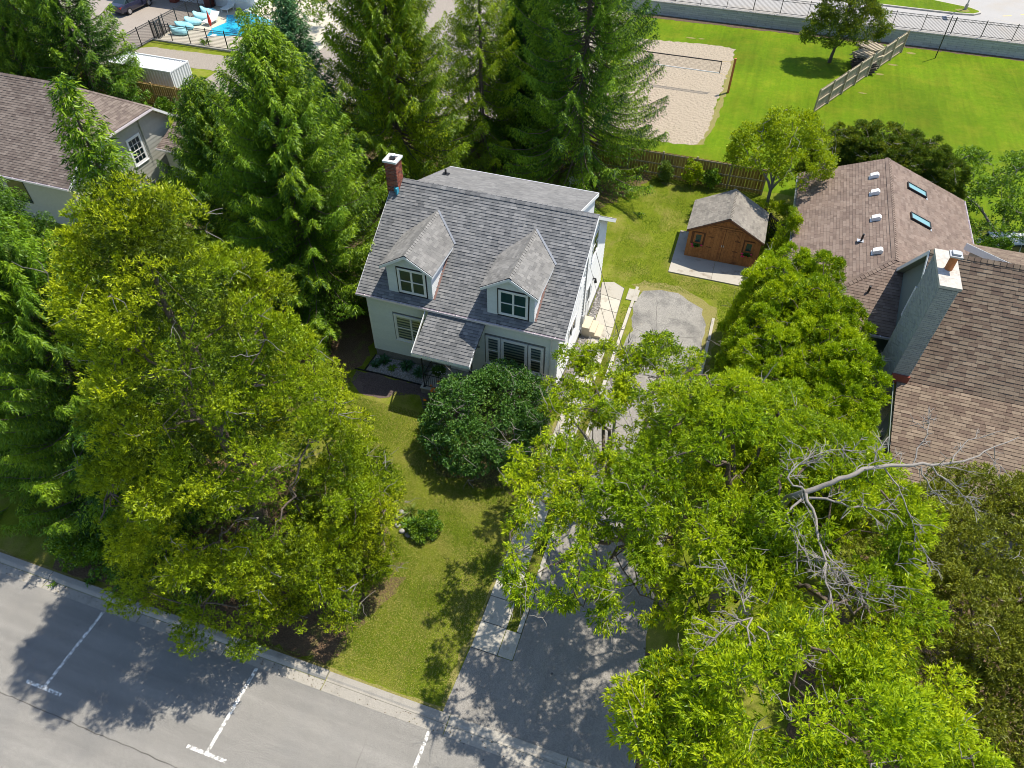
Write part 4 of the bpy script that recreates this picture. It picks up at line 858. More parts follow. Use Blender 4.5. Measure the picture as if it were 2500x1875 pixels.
gr.cap((gX, yc, zc+.015), (cX, yR, zR+.015), (0, -1, -ss), (1, 0, -.72), .15, .22); gr.cap((gX, 2*yR-yc, zc+.015), (cX, yR, zR+.015), (0, 1, -ss), (1, 0, -.72), .15, .22)
gr.finish(300)
gutter(G, (gX+.01, yc, zc-.03), (gX+.01, 2*yR-yc, zc-.03), X); gutter(G, (-64, yS-.01, zS-.02), (gX, yS-.01, zS-.02), -Y); gutter(G, (gX, yN+.01, zS-.02), (-64, yN+.01, zS-.02), Y)
for a, b in (((yS, zS), (yc, zc)), ((yN, zS), (2*yR-yc, zc))): MB().prism([(gX, a[0], a[1]-.01), (gX, b[0], b[1]-.01), (gX, b[0], b[1]-.2), (gX, a[0], a[1]-.2)], (.03, 0, 0)).prism([(gX, a[0], a[1]-.15), (gX, b[0], b[1]-.15), (gX, b[0], b[1]-.19), (gX, a[0], a[1]-.19)], (-.45, 0, 0)).build('rake_board', 'trim_white', G)
MB().prism([(gX-.4, yc, zc-.15), (gX, yc, zc-.15), (gX, yc, zc-.2), (gX-.4, yc, zc-.2)], (0, 2*(yR-yc), 0)).build('soffit', 'trim_white', G)
MB().tube([v3(gX+.06, 34.6, zc-.1), v3(gX-.2, 34.5, zc-.3), v3(gX-.38, 34.4, zc-.45), v3(gX-.38, 34.4, .2)], .055, 6).build('downspout', 'grey_metal', G)
MB().ob((v3(-64, yS+.44, 0), X, Z, -Y), 18, 19.6, 1.2, 2.9, 0, .04).ob((v3(-64, yS+.44, 0), X, Z, -Y), 21.8, 23.2, 1.2, 2.9, 0, .04).build('front_window', 'car_glass', G)
A = thing('grey_outbuilding', 'low grey outbuilding with taupe roof beside the grey bungalow', 'outbuilding', (-33.8, 36.5, 0))
MB().box(-36.2, -31.2, 34.9, 39.0, 0, 2.3).build('wall', 'siding_grey', A)
ar = Roof(A, 'shingle_taupe', 'butt_brown', .15, .33, .02); al = math.hypot(2.3, .8)
ar.plane((-36.5, 34.6, 2.3), X, (0, 2.3, .8), [(0, 0), (5.5, 0), (5.5, al), (0, al)]); ar.plane((-31, 39.2, 2.3), -X, (0, -2.3, .8), [(0, 0), (5.5, 0), (5.5, al), (0, al)]); ar.finish(0)
gutter(A, (-36.5, 34.58, 2.28), (-31, 34.58, 2.28), -Y)
window(A, (v3(-36.2, 34.9, 0), X, Z, -Y), 1.1, 1.7, 1.0, 1.8, rails=0)
# clubhouse by the pool (only its foot is in view)
K = thing('clubhouse', 'pale blue building with brick pier beyond the car park', 'building', (-57, 65, 0))
MB().box(-64, -49, 65.2, 72, 0, 3.2).build('wall', 'siding_white', K)
for xx in (-58.5, -54.2): MB().box(xx-.35, xx+.35, 64.4, 65.1, 0, 3).build('pier', 'clay_red', K)
MB().box(-64.3, -48.7, 63.9, 72.3, 3.2, 3.4).build('roof', 'grey_metal', K)
for k in range(5): window(K, (v3(-64, 65.2, 0), X, Z, -Y), 1+2.9*k, 2.5+2.9*k, .9, 2.4, rails=0)

# ================================================================== container, cars, pool things
T = thing('shipping_container', 'white corrugated shipping container behind the olive board fence', 'container', (-46, 45.8, 0))
tx0, tx1, ty0, ty1 = -48.95, -42.9, 44.62, 46.95
MB().box(tx0+.05, tx1-.05, ty0+.05, ty1-.05, .1, 2.5).build('body', 'container_shaded', T)
def corrug(fr, W_, z0, z1, p=.28, dpt=.045):
    O, U, V, Wn = fr; mb = MB(); u = 0
    while u < W_-.02:
        q = min(p, W_-u); P = [(u, 0), (u+q*.12, 0), (u+q*.3, dpt), (u+q*.7, dpt), (u+q*.88, 0), (u+q, 0)]
        for (a, b), (c, d_) in zip(P, P[1:]): mb.add([O+U*a+V*z0+Wn*b, O+U*c+V*z0+Wn*d_, O+U*c+V*z1+Wn*d_, O+U*a+V*z1+Wn*b], [(0, 1, 2, 3)])
        u += q
    return mb
corrug((v3(tx0+.06, ty0+.04, 0), X, Z, -Y), tx1-tx0-.12, .15, 2.48).build('side_panel', 'container_shaded', T)
corrug((v3(tx1-.04, ty0+.06, 0), Y, Z, X), ty1-ty0-.12, .15, 2.48, .30, .07).build('end_panel', 'container_white', T)
corrug((v3(tx0+.06, ty0+.06, 2.5), X, Y, Z), tx1-tx0-.12, 0, ty1-ty0-.12, .25, .02).build('roof_panel', 'container_white', T)
mb = MB()
for xx in (tx0, tx1-.08):
    for yy in (ty0, ty1-.08): mb.box(xx, xx+.08, yy, yy+.08, 0, 2.62)
for zz in (.0, 2.5):
    for yy in (ty0, ty1-.08): mb.box(tx0+.08, tx1-.08, yy, yy+.08, zz, zz+.11)
    for xx in (tx0, tx1-.08): mb.box(xx, xx+.08, ty0+.08, ty1-.08, zz, zz+.108)
mb.build('frame', 'container_white', T)

def car(lab, cat, loc, rot, paint, sedan=True):
    """car along local +x (nose), built by lofting rounded sections"""
    t = thing('parked_car', lab, cat, loc); t.rotation_euler = (0, 0, rot); ORG[t.name] = np.zeros(3)
    if sedan: st = [(-2.35, .45, .82, .70), (-2.28, .32, .98, .84), (-1.6, .24, 1.04, .90), (-.6, .22, .98, .91), (.6, .22, .95, .91), (1.5, .24, .90, .90), (2.1, .30, .78, .84), (2.36, .40, .62, .68)]
    else: st = [(-2.25, .45, .95, .74), (-2.18, .32, 1.08, .86), (-1.4, .24, 1.10, .92), (0, .22, 1.06, .93), (1.2, .24, 1.0, .92), (2.0, .30, .88, .86), (2.25, .42, .70, .7)]
    def loft(st, prof):
        V = []; n = len(prof)
        for s in st: V += [(s[0], s[3]*a, s[1]+(s[2]-s[1])*b) for a, b in prof]
        F = [(i*n+j, i*n+(j+1) % n, (i+1)*n+(j+1) % n, (i+1)*n+j) for i in range(len(st)-1) for j in range(n)]
        F += [tuple(range(n))[::-1], tuple(range((len(st)-1)*n, len(st)*n))]; return V, F
    pf = [(-.88, 0), (-1, .2), (-1, .6), (-.9, .92), (-.7, 1), (.7, 1), (.9, .92), (1, .6), (1, .2), (.88, 0)]
    mb = MB(); mb.add(*loft(st, pf)); mb.build('body', paint, t, smooth=False)
    cab = [(-1.75, .95, 1.0, .72), (-1.05, .95, 1.38, .64), (-.2, .95, 1.45, .63), (.35, .93, 1.40, .64), (1.15, .90, .94, .74)] if sedan else [(-2.0, 1.0, 1.1, .76), (-1.75, 1.0, 1.55, .68), (-.4, 1.0, 1.66, .68), (.3, 1.0, 1.6, .68), (1.15, .98, 1.02, .78)]
    mb = MB(); mb.add(*loft(cab, [(-1.12, 0), (-.98, .85), (-.8, 1), (.8, 1), (.98, .85), (1.12, 0)])); mb.build('glasshouse', 'car_glass', t)
    a, b = cab[1], cab[3]; mb = MB(); mb.add(*loft([(a[0]-.02, a[2]-.03, a[2]+.015, a[3]*.93), (cab[2][0], cab[2][2]-.03, cab[2][2]+.015, cab[2][3]*.93), (b[0], b[2]-.03, b[2]+.015, b[3]*.93)], [(-1, 0), (-.95, 1), (.95, 1), (1, 0)])); mb.build('roof', paint, t)
    for s in (-1, 1):
        for px in ((-1.0, -.93), (-.1, -.03)): pass
        mb = MB()
        for c0, c1 in (((cab[1][0], 1), (cab[1][0], 0)), ((cab[2][0]+.05, 1), (cab[2][0]+.1, 0))):
            mb.tube([v3(c0[0], s*.62, cab[2][2]-.05), v3(c1[0], s*.80, .96)], .035, 4)
        mb.build('pillar', paint, t)
        for wx in (-1.4, 1.38):
            wh_ = MB().tube([v3(wx, s*.70, .33), v3(wx, s*.93, .33)], .33, 18).build('wheel', 'tyre', t)
            mb = MB().tube([v3(wx, s*.925, .33), v3(wx, s*.94, .33)], .21, 14)
            mb.build('rim', 'rim', wh_)
        MB().box(-2.33, -2.05, *sorted((s*.45, s*.80)), .72, .88).build('tail_light', 'tail_red', t)
        MB().box(.55, .75, *sorted((s*.90, s*1.06)), .92, 1.04).build('mirror', paint, t)
    return t
car('dark navy sedan parked beside the iron fence of the pool', 'car', (-61.05, 61.5, .01), R_(88), 'car_navy')
car('white car parked beyond the rear roof of the brown house', 'car', (17.6, 43.2, 0), R_(12), 'car_white', False)
# bean bag loungers
def blob(name, m, c, r, parent=None, seed=0, back=.5, rot=0, n1=10, n2=14):
    rg = np.random.default_rng(seed); V = []; ph = rg.uniform(0, 6, 4)
    for i in range(n1+1):
        t = math.pi*i/n1
        for j in range(n2):
            a = 2*math.pi*j/n2; d = v3(math.sin(t)*math.cos(a), math.sin(t)*math.sin(a), math.cos(t))
            k = 1+.09*math.sin(3*a+ph[0])*math.sin(t)+.05*math.sin(5*t+ph[1]+2*a)
            p = d*k*np.array(r); p[2] += back*max(0, -p[0]/r[0])**2*(p[2] > 0)*math.sin(t); p[2] = max(p[2], -r[2]*.55)
            V.append((c[0]+p[0]*math.cos(rot)-p[1]*math.sin(rot), c[1]+p[0]*math.sin(rot)+p[1]*math.cos(rot), c[2]+p[2]))
    F = [(i*n2+j, (i+1)*n2+j, (i+1)*n2+(j+1) % n2, i*n2+(j+1) % n2) for i in range(n1) for j in range(n2)]
    mb = MB(); mb.add(V, F); return mb.build(name, m, parent, smooth=True)
for k, (px, py) in enumerate([(-52.3, 57.4), (-52.75, 58.75), (-52.75, 60.0), (-52.8, 61.4), (-52.9, 62.8)]):
    b = blob('bean_bag', 'bean_blue', (px, py, .22), (.85, .55, .36), None, k, .42, R_(10))
    props(b, ['pale blue bean bag lounger nearest the front pool fence', 'pale blue bean bag lounger, second from the front pool fence', 'pale blue bean bag lounger in the middle of the row', 'pale blue bean bag lounger, second from the far end of the row', 'pale blue bean bag lounger at the far end of the row'][k], 'bean bag', 'bean bag loungers on the pool deck')
t = thing('folded_parasol', 'folded red parasol standing on the pool deck', 'parasol', (-49.1, 58.0, .012))
MB().tube([v3(-49.1, 58.0, .01), v3(-49.1, 58, 2.3)], .025, 6).box(-49.35, -48.85, 57.75, 58.25, .012, .09).build('pole', 'trim_white', t); MB().tube([v3(-49.1, 58, .9), v3(-49.1, 58, 1.3), v3(-49.1, 58, 2.25)], [.06, .17, .03], 8).build('canopy', 'red', t)
for k, (px, py, w_, d_) in enumerate([(-51.3, 60.9, .9, 1.9), (-49.3, 64.9, .8, 1.8), (-51.8, 64.6, .8, 1.8)]):
    t = thing('pool_lounger', ['white pool lounger between bean bags and water', 'white pool lounger beyond the far edge of the water', 'white pool lounger behind the bean bags'][k], 'lounger', (px, py, .012), 'white loungers on the pool deck')
    MB().box(px-w_/2, px+w_/2, py-d_/2, py+d_*.15, .28, .36).build('seat', 'trim_white', t); MB().prism([(px-w_/2, py+d_*.15, .3), (px-w_/2, py+d_/2, .75), (px-w_/2, py+d_/2, .83), (px-w_/2, py+d_*.15, .38)], (w_, 0, 0)).build('backrest', 'trim_white', t)
    for sx in (-1, 1):
        for sy in (-.45, .1): MB().box(px+sx*w_*.42-.03, px+sx*w_*.42+.03, py+sy*d_-.03, py+sy*d_+.03, .012, .28).build('leg', 'trim_white', t)
# volleyball net
def post(name, lab, x, y, h, r, m, cat, z=0): o = MB().tube([v3(x, y, z), v3(x, y, z+h)], r, 8); o = o.build(name, m); return props(o, lab, cat)
vn = thing('volleyball_net', 'volleyball net with white tape strung over the sand', 'net', (-6.5, 61.7, 0))
MB().box(-1.5, -1.32, 61.62, 61.78, -.1, 2.8).build('post', 'terracotta', vn, label='square brown wooden post at the lawn side'); MB().box(-12.0, -11.8, 61.62, 61.78, -.1, 2.8).build('post', 'terracotta', vn)
nx0, nx1 = -11.0, -2.4
MB().box(nx0, nx1, 61.68, 61.72, 2.38, 2.46).build('top_tape', 'dark_trim', vn); MB().box(nx0, nx1, 61.68, 61.72, 1.46, 1.53).build('bottom_tape', 'trim_white', vn)
for xx in (nx0, nx1-.06): MB().box(xx, xx+.06, 61.67, 61.73, 1.53, 2.38).build('side_tape', 'dark_trim', vn)
mb = MB(); u = nx0+.1
while u < nx1-.06: mb.box(u, u+.006, 61.697, 61.703, 1.53, 2.38); u += .1
for zz in np.arange(1.6, 2.37, .1): mb.box(nx0, nx1, 61.6965, 61.7035, zz, zz+.006)
mb.build('mesh', 'cable', vn, kind='stuff')
MB().tube([v3(nx1, 61.7, 2.42), v3(-1.45, 61.7, 2.6)], .01, 4).tube([v3(nx1, 61.7, 1.5), v3(-1.45, 61.7, 1.3)], .01, 4).build('rope', 'yellow_paint', vn)
post('thin_pole', 'thin black pole standing alone on the bright lawn', 15.68, 75.5, 3.66, .045, 'black_metal', 'pole')
lp = thing('lamp_post', 'grey lamp post on the grass island by the far road', 'lamp post', (18.7, 86, 1.29)); MB().tube([v3(18.7, 86, 1.29), v3(18.7, 86, 1.8)], .14, 10).build('base', 'concrete', lp); MB().tube([v3(18.7, 86, 1.8), v3(18.7, 86, 7.5)], [.07, .05], 8).build('pole', 'grey_metal', lp); MB().box(18.5, 18.9, 84.9, 86.1, 7.5, 7.62).build('lamp_head', 'grey_metal', lp)
# woodpiles
for lab, cx, cy, nl, base in (('stack of split lumber with dark lower layers leaning by the slanted fence', 9.35, 70.9, 9, 0), ('smaller pile of pale planks near the retaining wall', 10.0, 75.2, 4, 0)):
    t = thing('woodpile', lab, 'woodpile', (cx, cy, 0))
    for k in range(nl):
        dark = k < nl-2
        for j in range(9):
            L = random.uniform(1.6, 2.3) if k % 2 else random.uniform(1.3, 1.8)
            ax = (v3(math.cos(.9), math.sin(.9), 0), v3(-math.sin(.9), math.cos(.9), 0), Z) if k >= nl-2 else (X, Y, Z)
            c = v3(cx, cy, .08+.14*k)+ax[1]*(j-4)*(.24 if k >= nl-2 else .32)+ax[0]*random.uniform(-.12, .12)
            piece('plank', 'old_dark_wood' if dark else 'wood_light', t, c, (L, .12, .07), ax)
# adirondack chair behind the house
t = thing('adirondack_chair', 'white slatted adirondack chair behind the rear roof of the white house', 'chair', (-9.6, 42.8, 0))
for k in range(6):
    a = (k-2.5)*.075; b0 = v3(-9.6+a*.9, 42.62, .32); b1 = v3(-9.6+a*1.75, 42.42, .98-abs(k-2.5)*.035)
    e_ = b1-b0; L = np.linalg.norm(e_); e_ /= L; n_ = v3(0, -1, -.3); n_ -= e_*np.dot(n_, e_); n_ /= np.linalg.norm(n_)
    piece('back_slat', 'trim_white', t, (b0+b1)/2, (.075, .02, L), (np.cross(n_, e_)*-1, n_, e_) if 0 else (np.cross(n_, e_), n_, e_))
for k in range(5): piece('seat_slat', 'trim_white', t, (-9.6, 42.7+.11*k, .33+.012*k), (.52, .1, .02))
for s in (-1, 1):
    piece('armrest', 'trim_white', t, (-9.6+s*.33, 42.85, .56), (.12, .7, .022))
    piece('leg', 'trim_white', t, (-9.6+s*.3, 43.15, .28), (.03, .1, .56)); piece('leg', 'trim_white', t, (-9.6+s*.3, 42.6, .27), (.03, .1, .54))
# ================================================================== vegetation
def cards(C0, D, L, W, droop=.0, rg=rng, tri=False):
    """diamond leaves: base C0 (n,3), direction D, length L, width W -> verts, quads"""
    n = len(C0); D = D/(np.linalg.norm(D, axis=1)[:, None]+1e-9)
    R = rg.normal(size=(n, 3))*.85; R[:, 2] += .8; S = np.cross(D, R); S /= np.linalg.norm(S, axis=1)[:, None]+1e-9
    L = np.broadcast_to(L, n)[:, None]; W = np.broadcast_to(W, n)[:, None]
    mid = C0+D*L*.45; tip = C0+D*L; tip[:, 2] -= droop*L[:, 0]
    if tri: return np.stack([C0-S*W/2, C0+S*W/2, tip], 1).reshape(-1, 3), 3
    V = np.stack([C0, mid+S*W/2, tip, mid-S*W/2], 1).reshape(-1, 3)
    return V, np.arange(4*n).reshape(-1, 4)
def add_leaves(name, parent, parts, m, k=4):
    """parts: list of (V, rnd per face)"""
    V = np.concatenate([p[0] for p in parts]); r = np.concatenate([p[1] for p in parts])
    me = mesh_np(name, V-ORG[parent.name], np.arange(len(V)).reshape(-1, k), [m], rnd=r)
    o = bpy.data.objects.new(name, me); return link(o, parent)
def add_wood(name, parent, tubes, m='bark', n=5):
    Vs, Fs, k = [], [], 0
    for pts, rad in tubes:
        V, F = tube(pts, rad, n); Vs.append(V); Fs.append(np.array(F)+k); k += len(V)
    me = mesh_np(name, np.concatenate(Vs)-ORG[parent.name], np.concatenate(Fs), [m], smooth=True)
    o = bpy.data.objects.new(name, me); return link(o, parent)
def curve(a, b, sag=0., wob=.08, n=6, rg=rng):
    a = np.array(a, float); b = np.array(b, float); t = np.linspace(0, 1, n)[:, None]; L = np.linalg.norm(b-a)
    P = a+(b-a)*t; P[:, 2] += sag*L*4*(t[:, 0]*(1-t[:, 0])); P[1:-1] += rg.normal(size=(n-2, 3))*wob*L*.3; return P
def spruce(lab, base, h, r, m='needle_spruce', seed=0, nb=150, dens=1., droop=.5, group=None, low=.06, prof=1.0, rot=0, size=1., tdir=None, cat='tree', name='spruce_tree'):
    rg = np.random.default_rng(seed); t = thing(name, lab, cat, base, group); B = np.array(base, float); parts = []; wood = []
    trunk = np.array([B+Z*h*k for k in np.linspace(0, 1, 8)]); wood.append((trunk, np.linspace(.22*h/14, .02, 8)))
    ga = rg.uniform(0, 6)
    for i in range(nb):
        f = low+(1-low)*((i+.5)/nb)**.85; z = h*f; ln = r*((1-f)**prof)*rg.uniform(.72, 1.12)+.18; ga += 2.4+rg.uniform(-.4, .4)
        d = v3(math.cos(ga), math.sin(ga), 0); el = (-.30+.95*f**1.6)*droop*1.3; n = max(4, int(ln/.10)); s = np.linspace(0, 1, n)
        P = B+Z*z+d*(ln*s)[:, None]+Z*((ln*el*s)+ln*.22*s**3-ln*.12*np.sin(s*3.1))[:, None]
        if ln > .5: wood.append((P[::max(1, n//5)], np.linspace(.035*ln/3+.01, .006, len(P[::max(1, n//5)]))))
        sel = s > (.12 if ln < 1.5 else .22); Pn = P[sel]; sn = s[sel]; side = v3(-d[1], d[0], 0); Cs, Ds, Ls = [], [], []
        tw = (.16+.34*ln/3.2*np.sin(np.clip(sn*1.15, 0, 1)*3.0)+.10)*size
        for sg in (-1, 1):
            q = d[None]*.75+side[None]*sg*rg.uniform(.7, 1.1, (len(Pn), 1))+Z*rg.uniform(-.45, .05, (len(Pn), 1)); q /= np.linalg.norm(q, axis=1)[:, None]
            K = 5 if ln > 1.2 else 4
            for k in range(K):
                u = (k+.3)/K; c = Pn+q*(tw*u)[:, None]-Z*(tw*u*u*droop*1.1)[:, None]; Cs.append(c); Ds.append(q+Z*(-.45*droop*u)); Ls.append(np.full(len(Pn), .19))
                for sg2 in (-1, 1):
                    x = np.cross(q, Z)*sg2; Cs.append(c); Ds.append(q*.7+x*.7+Z*(-.35*droop)); Ls.append(np.full(len(Pn), .15))
        hg = rg.random(len(Pn)) < .75*droop                 # hanging twigs
        for k in range(3):
            c = Pn[hg]-Z*(.10*k)+rg.normal(size=(hg.sum(), 3))*.04; Cs.append(c); Ds.append(np.tile([0, 0, -1.], (len(c), 1))+rg.normal(size=(len(c), 3))*.25+d*.25); Ls.append(np.full(len(c), .19))
        for k in range(2): Cs.append(Pn); Ds.append(np.tile(d, (len(Pn), 1))+Z*.15+rg.normal(size=(len(Pn), 3))*.3); Ls.append(np.full(len(Pn), .2))
        Cc = np.concatenate(Cs); Dc = np.concatenate(Ds); Lc = np.concatenate(Ls)*size; keep = rg.random(len(Cc)) < dens
        Cc, Dc, Lc = Cc[keep]+rg.normal(size=(keep.sum(), 3))*.03, Dc[keep]+rg.normal(size=(keep.sum(), 3))*.18, Lc[keep]*rg.uniform(.7, 1.25, keep.sum())
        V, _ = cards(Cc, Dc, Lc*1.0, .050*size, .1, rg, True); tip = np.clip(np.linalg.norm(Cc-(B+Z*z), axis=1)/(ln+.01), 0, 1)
        parts.append((V, np.clip(.08+.62*tip**1.7+rg.normal(size=len(Cc))*.13+rg.normal()*.13, .01, .99)))  # tone climbs from trunk to tips, inner crown shade painted in
    # leader
    c = B+Z*(h-rg.uniform(0, .9, (40, 1))); V, _ = cards(c, rg.normal(size=(40, 3))+Z*.8, .2, .06, 0, rg, True); parts.append((V, np.full(40, .7)))
    add_wood('trunk', t, wood, 'bark', 5); add_leaves('crown', t, parts, m, 3); return t
def surf_pts(ells, n, rg, up=-.35, rough=(.74, 1.10)):
    """points on the outside of a union of ellipsoids, with outward normals"""
    E_ = np.array(ells, float); A = (E_[:, 3]*E_[:, 4]+E_[:, 4]*E_[:, 5]+E_[:, 3]*E_[:, 5]); pr = A/A.sum(); P, Nn = [], []
    tot = 0
    while tot < n:
        k = rg.choice(len(E_), size=n, p=pr); d = rg.normal(size=(n, 3)); d /= np.linalg.norm(d, axis=1)[:, None]; ok = d[:, 2] > up-rg.random(n)*.3
        d = d[ok]; k = k[ok]; rad = E_[k, 3:]; p = E_[k, :3]+d*rad*rg.uniform(rough[0], rough[1], (len(d), 1)); nrm = d/rad; nrm /= np.linalg.norm(nrm, axis=1)[:, None]
        ins = np.zeros(len(p), bool)
        for e in E_: ins |= (((p-e[:3])/e[3:])**2).sum(1) < .66
        p, nrm = p[~ins], nrm[~ins]; P.append(p); Nn.append(nrm); tot += len(p)
    return np.concatenate(P)[:n], np.concatenate(Nn)[:n]
def lobed(lab, base, ells, m, seed=0, nlobe=120, lr=(.45, .8), ncl=40, k=7, L=.15, W=.05, out=.6, upb=.35, droop=.15, trunk=.22, wood='bark', fork=.35, inner=.25, dead=0, group=None, name='tree', cat='tree', flat=.65, thr=None, branch=1.0, spread=1., hues=.12, tri=False, rough=(.74, 1.10)):
    """broadleaf or juniper: lobes of leaf clusters over the crown surface, limbs from the trunk into the lobes"""
    rg = np.random.default_rng(seed); t = thing(name, lab, cat, base, group); B = np.array(base, float)
    P, Nn = surf_pts(ells, nlobe, rg, -.35, rough); top = max(e[2]+e[5] for e in ells); E_ = np.array(ells); cen = (E_[:, :3]*E_[:, 3:].prod(1)[:, None]).sum(0)/E_[:, 3:].prod(1).sum()
    wood_ = []; F0 = B+(v3(cen[0], cen[1], cen[2])-B)*fork; F0[2] = B[2]+(cen[2]-B[2])*fork
    if trunk:
        wood_.append((curve(B, F0, 0, .03, 5, rg), np.linspace(trunk, trunk*.72, 5)))
        hubs = []; lims = []
        for e in ells:
            hub = np.array(e[:3])-v3(0, 0, e[5]*.3); hubs.append(hub); wood_.append((curve(F0, hub, .08, .08, 6, rg), np.linspace(trunk*.62, trunk*.2, 6))); lims.append(wood_[-1][0])
        hubs = np.array(hubs)
        for i in range(int(nlobe*branch)):
            hk = np.argmin(((hubs-P[i])**2).sum(1)); hb = lims[hk][rg.integers(2, 6)]; cv = curve(hb, P[i]+Nn[i]*.1, rg.uniform(-.12, .06), .22, 6, rg); wood_.append((cv, np.linspace(trunk*.12+.008, .006, 6))); lims.append(cv); hubs = np.concatenate([hubs, cv[3:4]])
    if 'uniper' in lab or name == 'cedar_tree': pass
    parts = []; R = rg.uniform(lr[0], lr[1], nlobe); ntot = nlobe*ncl
    li = np.sort(rg.choice(nlobe, ntot, p=R**2/(R**2).sum())); d = rg.normal(size=(ntot, 3))+Nn[li]*.55+Z*.25; d /= np.linalg.norm(d, axis=1)[:, None]; rr = rg.random(ntot)**.45
    c = P[li]+d*(R[li]*rr)[:, None]*[1, 1, flat]*spread
    dirs = d*out+Z*upb+Nn[li]*.25; lob = rg.normal(size=nlobe)*hues
    if inner:                                                  # inside filling, tinted darker as crown shade
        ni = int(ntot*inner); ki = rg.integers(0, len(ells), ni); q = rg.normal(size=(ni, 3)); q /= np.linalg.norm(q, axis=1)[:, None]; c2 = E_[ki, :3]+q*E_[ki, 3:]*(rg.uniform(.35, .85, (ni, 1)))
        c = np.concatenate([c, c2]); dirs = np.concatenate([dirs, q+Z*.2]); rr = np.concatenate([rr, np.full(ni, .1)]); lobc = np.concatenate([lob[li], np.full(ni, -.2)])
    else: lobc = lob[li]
    n = len(c); ci = np.repeat(np.arange(n), k); dd = dirs[ci]+rg.normal(size=(n*k, 3))*.62; cc = c[ci]+rg.normal(size=(n*k, 3))*.035
    lf = L*rg.uniform(.65, 1.25, n*k)
    V, _ = cards(cc, dd, lf, W*rg.uniform(.8, 1.2, n*k), droop, rg, tri)
    cr = .22+.42*rr**1.5+.16*np.clip(dirs[:, 2], -1, 1)+lobc+rg.normal(size=n)*.10; parts.append((V, np.clip(cr[ci]+rg.normal(size=n*k)*.10, .01, .99)))  # outer and upward leaves tinted lighter, painting light and shade into the crown
    if dead:
        dw = []
        for i in rg.integers(0, nlobe, dead):
            a = P[i]+Nn[i]*R[i]*rg.uniform(.0, .5)+rg.normal(size=3)*.2
            for j in range(3):
                q = Nn[i]*.6+rg.normal(size=3)*.7; q /= np.linalg.norm(q); b = a+q*rg.uniform(.3, .8); dw.append((curve(a, b, 0, .15, 4, rg), np.linspace(.014, .006, 4)))
        add_wood('dead_twigs', t, dw, 'dead_wood', 3)['kind'] = 'stuff'
    if wood_: add_wood('trunk', t, wood_, wood, 6)
    add_leaves('crown', t, parts, m, 3 if tri else 4); return t
def copy_tree(root, loc, rotz, scale=1., label=None, group=None):
    r = root.copy(); C.objects.link(r); r.location = loc; r.rotation_euler = (0, 0, rotz); r.scale = (scale, scale, scale) if np.isscalar(scale) else scale
    if label: r['label'] = label
    if group: r['group'] = group
    for ch in list(root.children):
        c = ch.copy(); C.objects.link(c); c.parent = r
        for g in ch.children: q = g.copy(); C.objects.link(q); q.parent = c
    return r

# --- front yard conifers
jb = (-13.5, 11.3, 0)
def cone_ells(b, hs, lean=(0, 0)): return [(b[0]+lean[0]*z, b[1]+lean[1]*z, z, r, r, rz_) for z, r, rz_ in hs]
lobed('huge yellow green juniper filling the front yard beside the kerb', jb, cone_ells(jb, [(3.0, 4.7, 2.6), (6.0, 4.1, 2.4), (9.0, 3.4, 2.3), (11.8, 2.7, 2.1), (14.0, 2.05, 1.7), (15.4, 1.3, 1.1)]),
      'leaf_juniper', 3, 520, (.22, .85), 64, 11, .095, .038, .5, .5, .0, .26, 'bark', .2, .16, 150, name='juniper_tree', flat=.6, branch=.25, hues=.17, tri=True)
lobed('low spreading juniper limb cluster over the front lawn nearest the walkway', (-11.0, 10.6, 0), [(-10.4, 10.7, 1.9, 1.8, 2.2, 1.5), (-11.2, 13.2, 2.4, 1.6, 1.8, 1.6), (-12.8, 9.4, 1.8, 2.4, 1.0, 1.3)],
      'leaf_juniper', 4, 130, (.3, .65), 50, 11, .10, .042, .5, .5, 0, .14, 'bark_grey', .3, .2, 30, name='juniper_shrub', cat='shrub', tri=True, branch=.3)
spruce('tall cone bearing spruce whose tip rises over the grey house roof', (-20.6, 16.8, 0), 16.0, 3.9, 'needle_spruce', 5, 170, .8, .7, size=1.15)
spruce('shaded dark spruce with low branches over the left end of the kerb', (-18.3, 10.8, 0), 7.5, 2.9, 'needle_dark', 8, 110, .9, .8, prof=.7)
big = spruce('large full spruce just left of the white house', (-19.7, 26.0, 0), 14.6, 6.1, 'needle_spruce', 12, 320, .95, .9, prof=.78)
def spruce_copy(src, loc, rz_, sc, label, m):
    c = copy_tree(src, loc, rz_, sc, label)
    for ch in c.children:
        if ch.name.startswith('crown'): ch.material_slots[0].link = 'OBJECT'; ch.material_slots[0].material = MATS[m]
    return c
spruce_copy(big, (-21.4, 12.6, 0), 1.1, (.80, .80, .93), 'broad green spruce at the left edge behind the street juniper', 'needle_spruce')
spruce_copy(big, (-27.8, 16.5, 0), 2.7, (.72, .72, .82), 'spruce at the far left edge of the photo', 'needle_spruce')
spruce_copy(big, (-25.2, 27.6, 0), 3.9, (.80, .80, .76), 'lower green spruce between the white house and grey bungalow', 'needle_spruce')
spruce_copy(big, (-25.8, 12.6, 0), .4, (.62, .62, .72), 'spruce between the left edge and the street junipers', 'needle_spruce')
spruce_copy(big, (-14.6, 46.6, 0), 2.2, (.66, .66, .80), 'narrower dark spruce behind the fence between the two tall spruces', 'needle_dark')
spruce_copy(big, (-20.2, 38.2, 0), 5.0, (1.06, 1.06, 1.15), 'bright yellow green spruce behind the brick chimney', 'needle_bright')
spruce('slim blue green spruce behind the large full spruce', (-25.4, 36.4, 0), 12.4, 3.7, 'needle_blue', 14, 210, .95, .3, prof=.85)
spruce('thin yellow tipped spruce with visible trunk behind the rear roof', (-16.6, 43.6, 0), 14.5, 3.9, 'needle_bright', 16, 100, .75, 1.0, prof=.7)
spruce('tall dark drooping spruce behind the adirondack chair', (-9.9, 44.3, 0), 18, 6.6, 'needle_dark', 17, 240, .9, 1.25, prof=.62, low=.05)
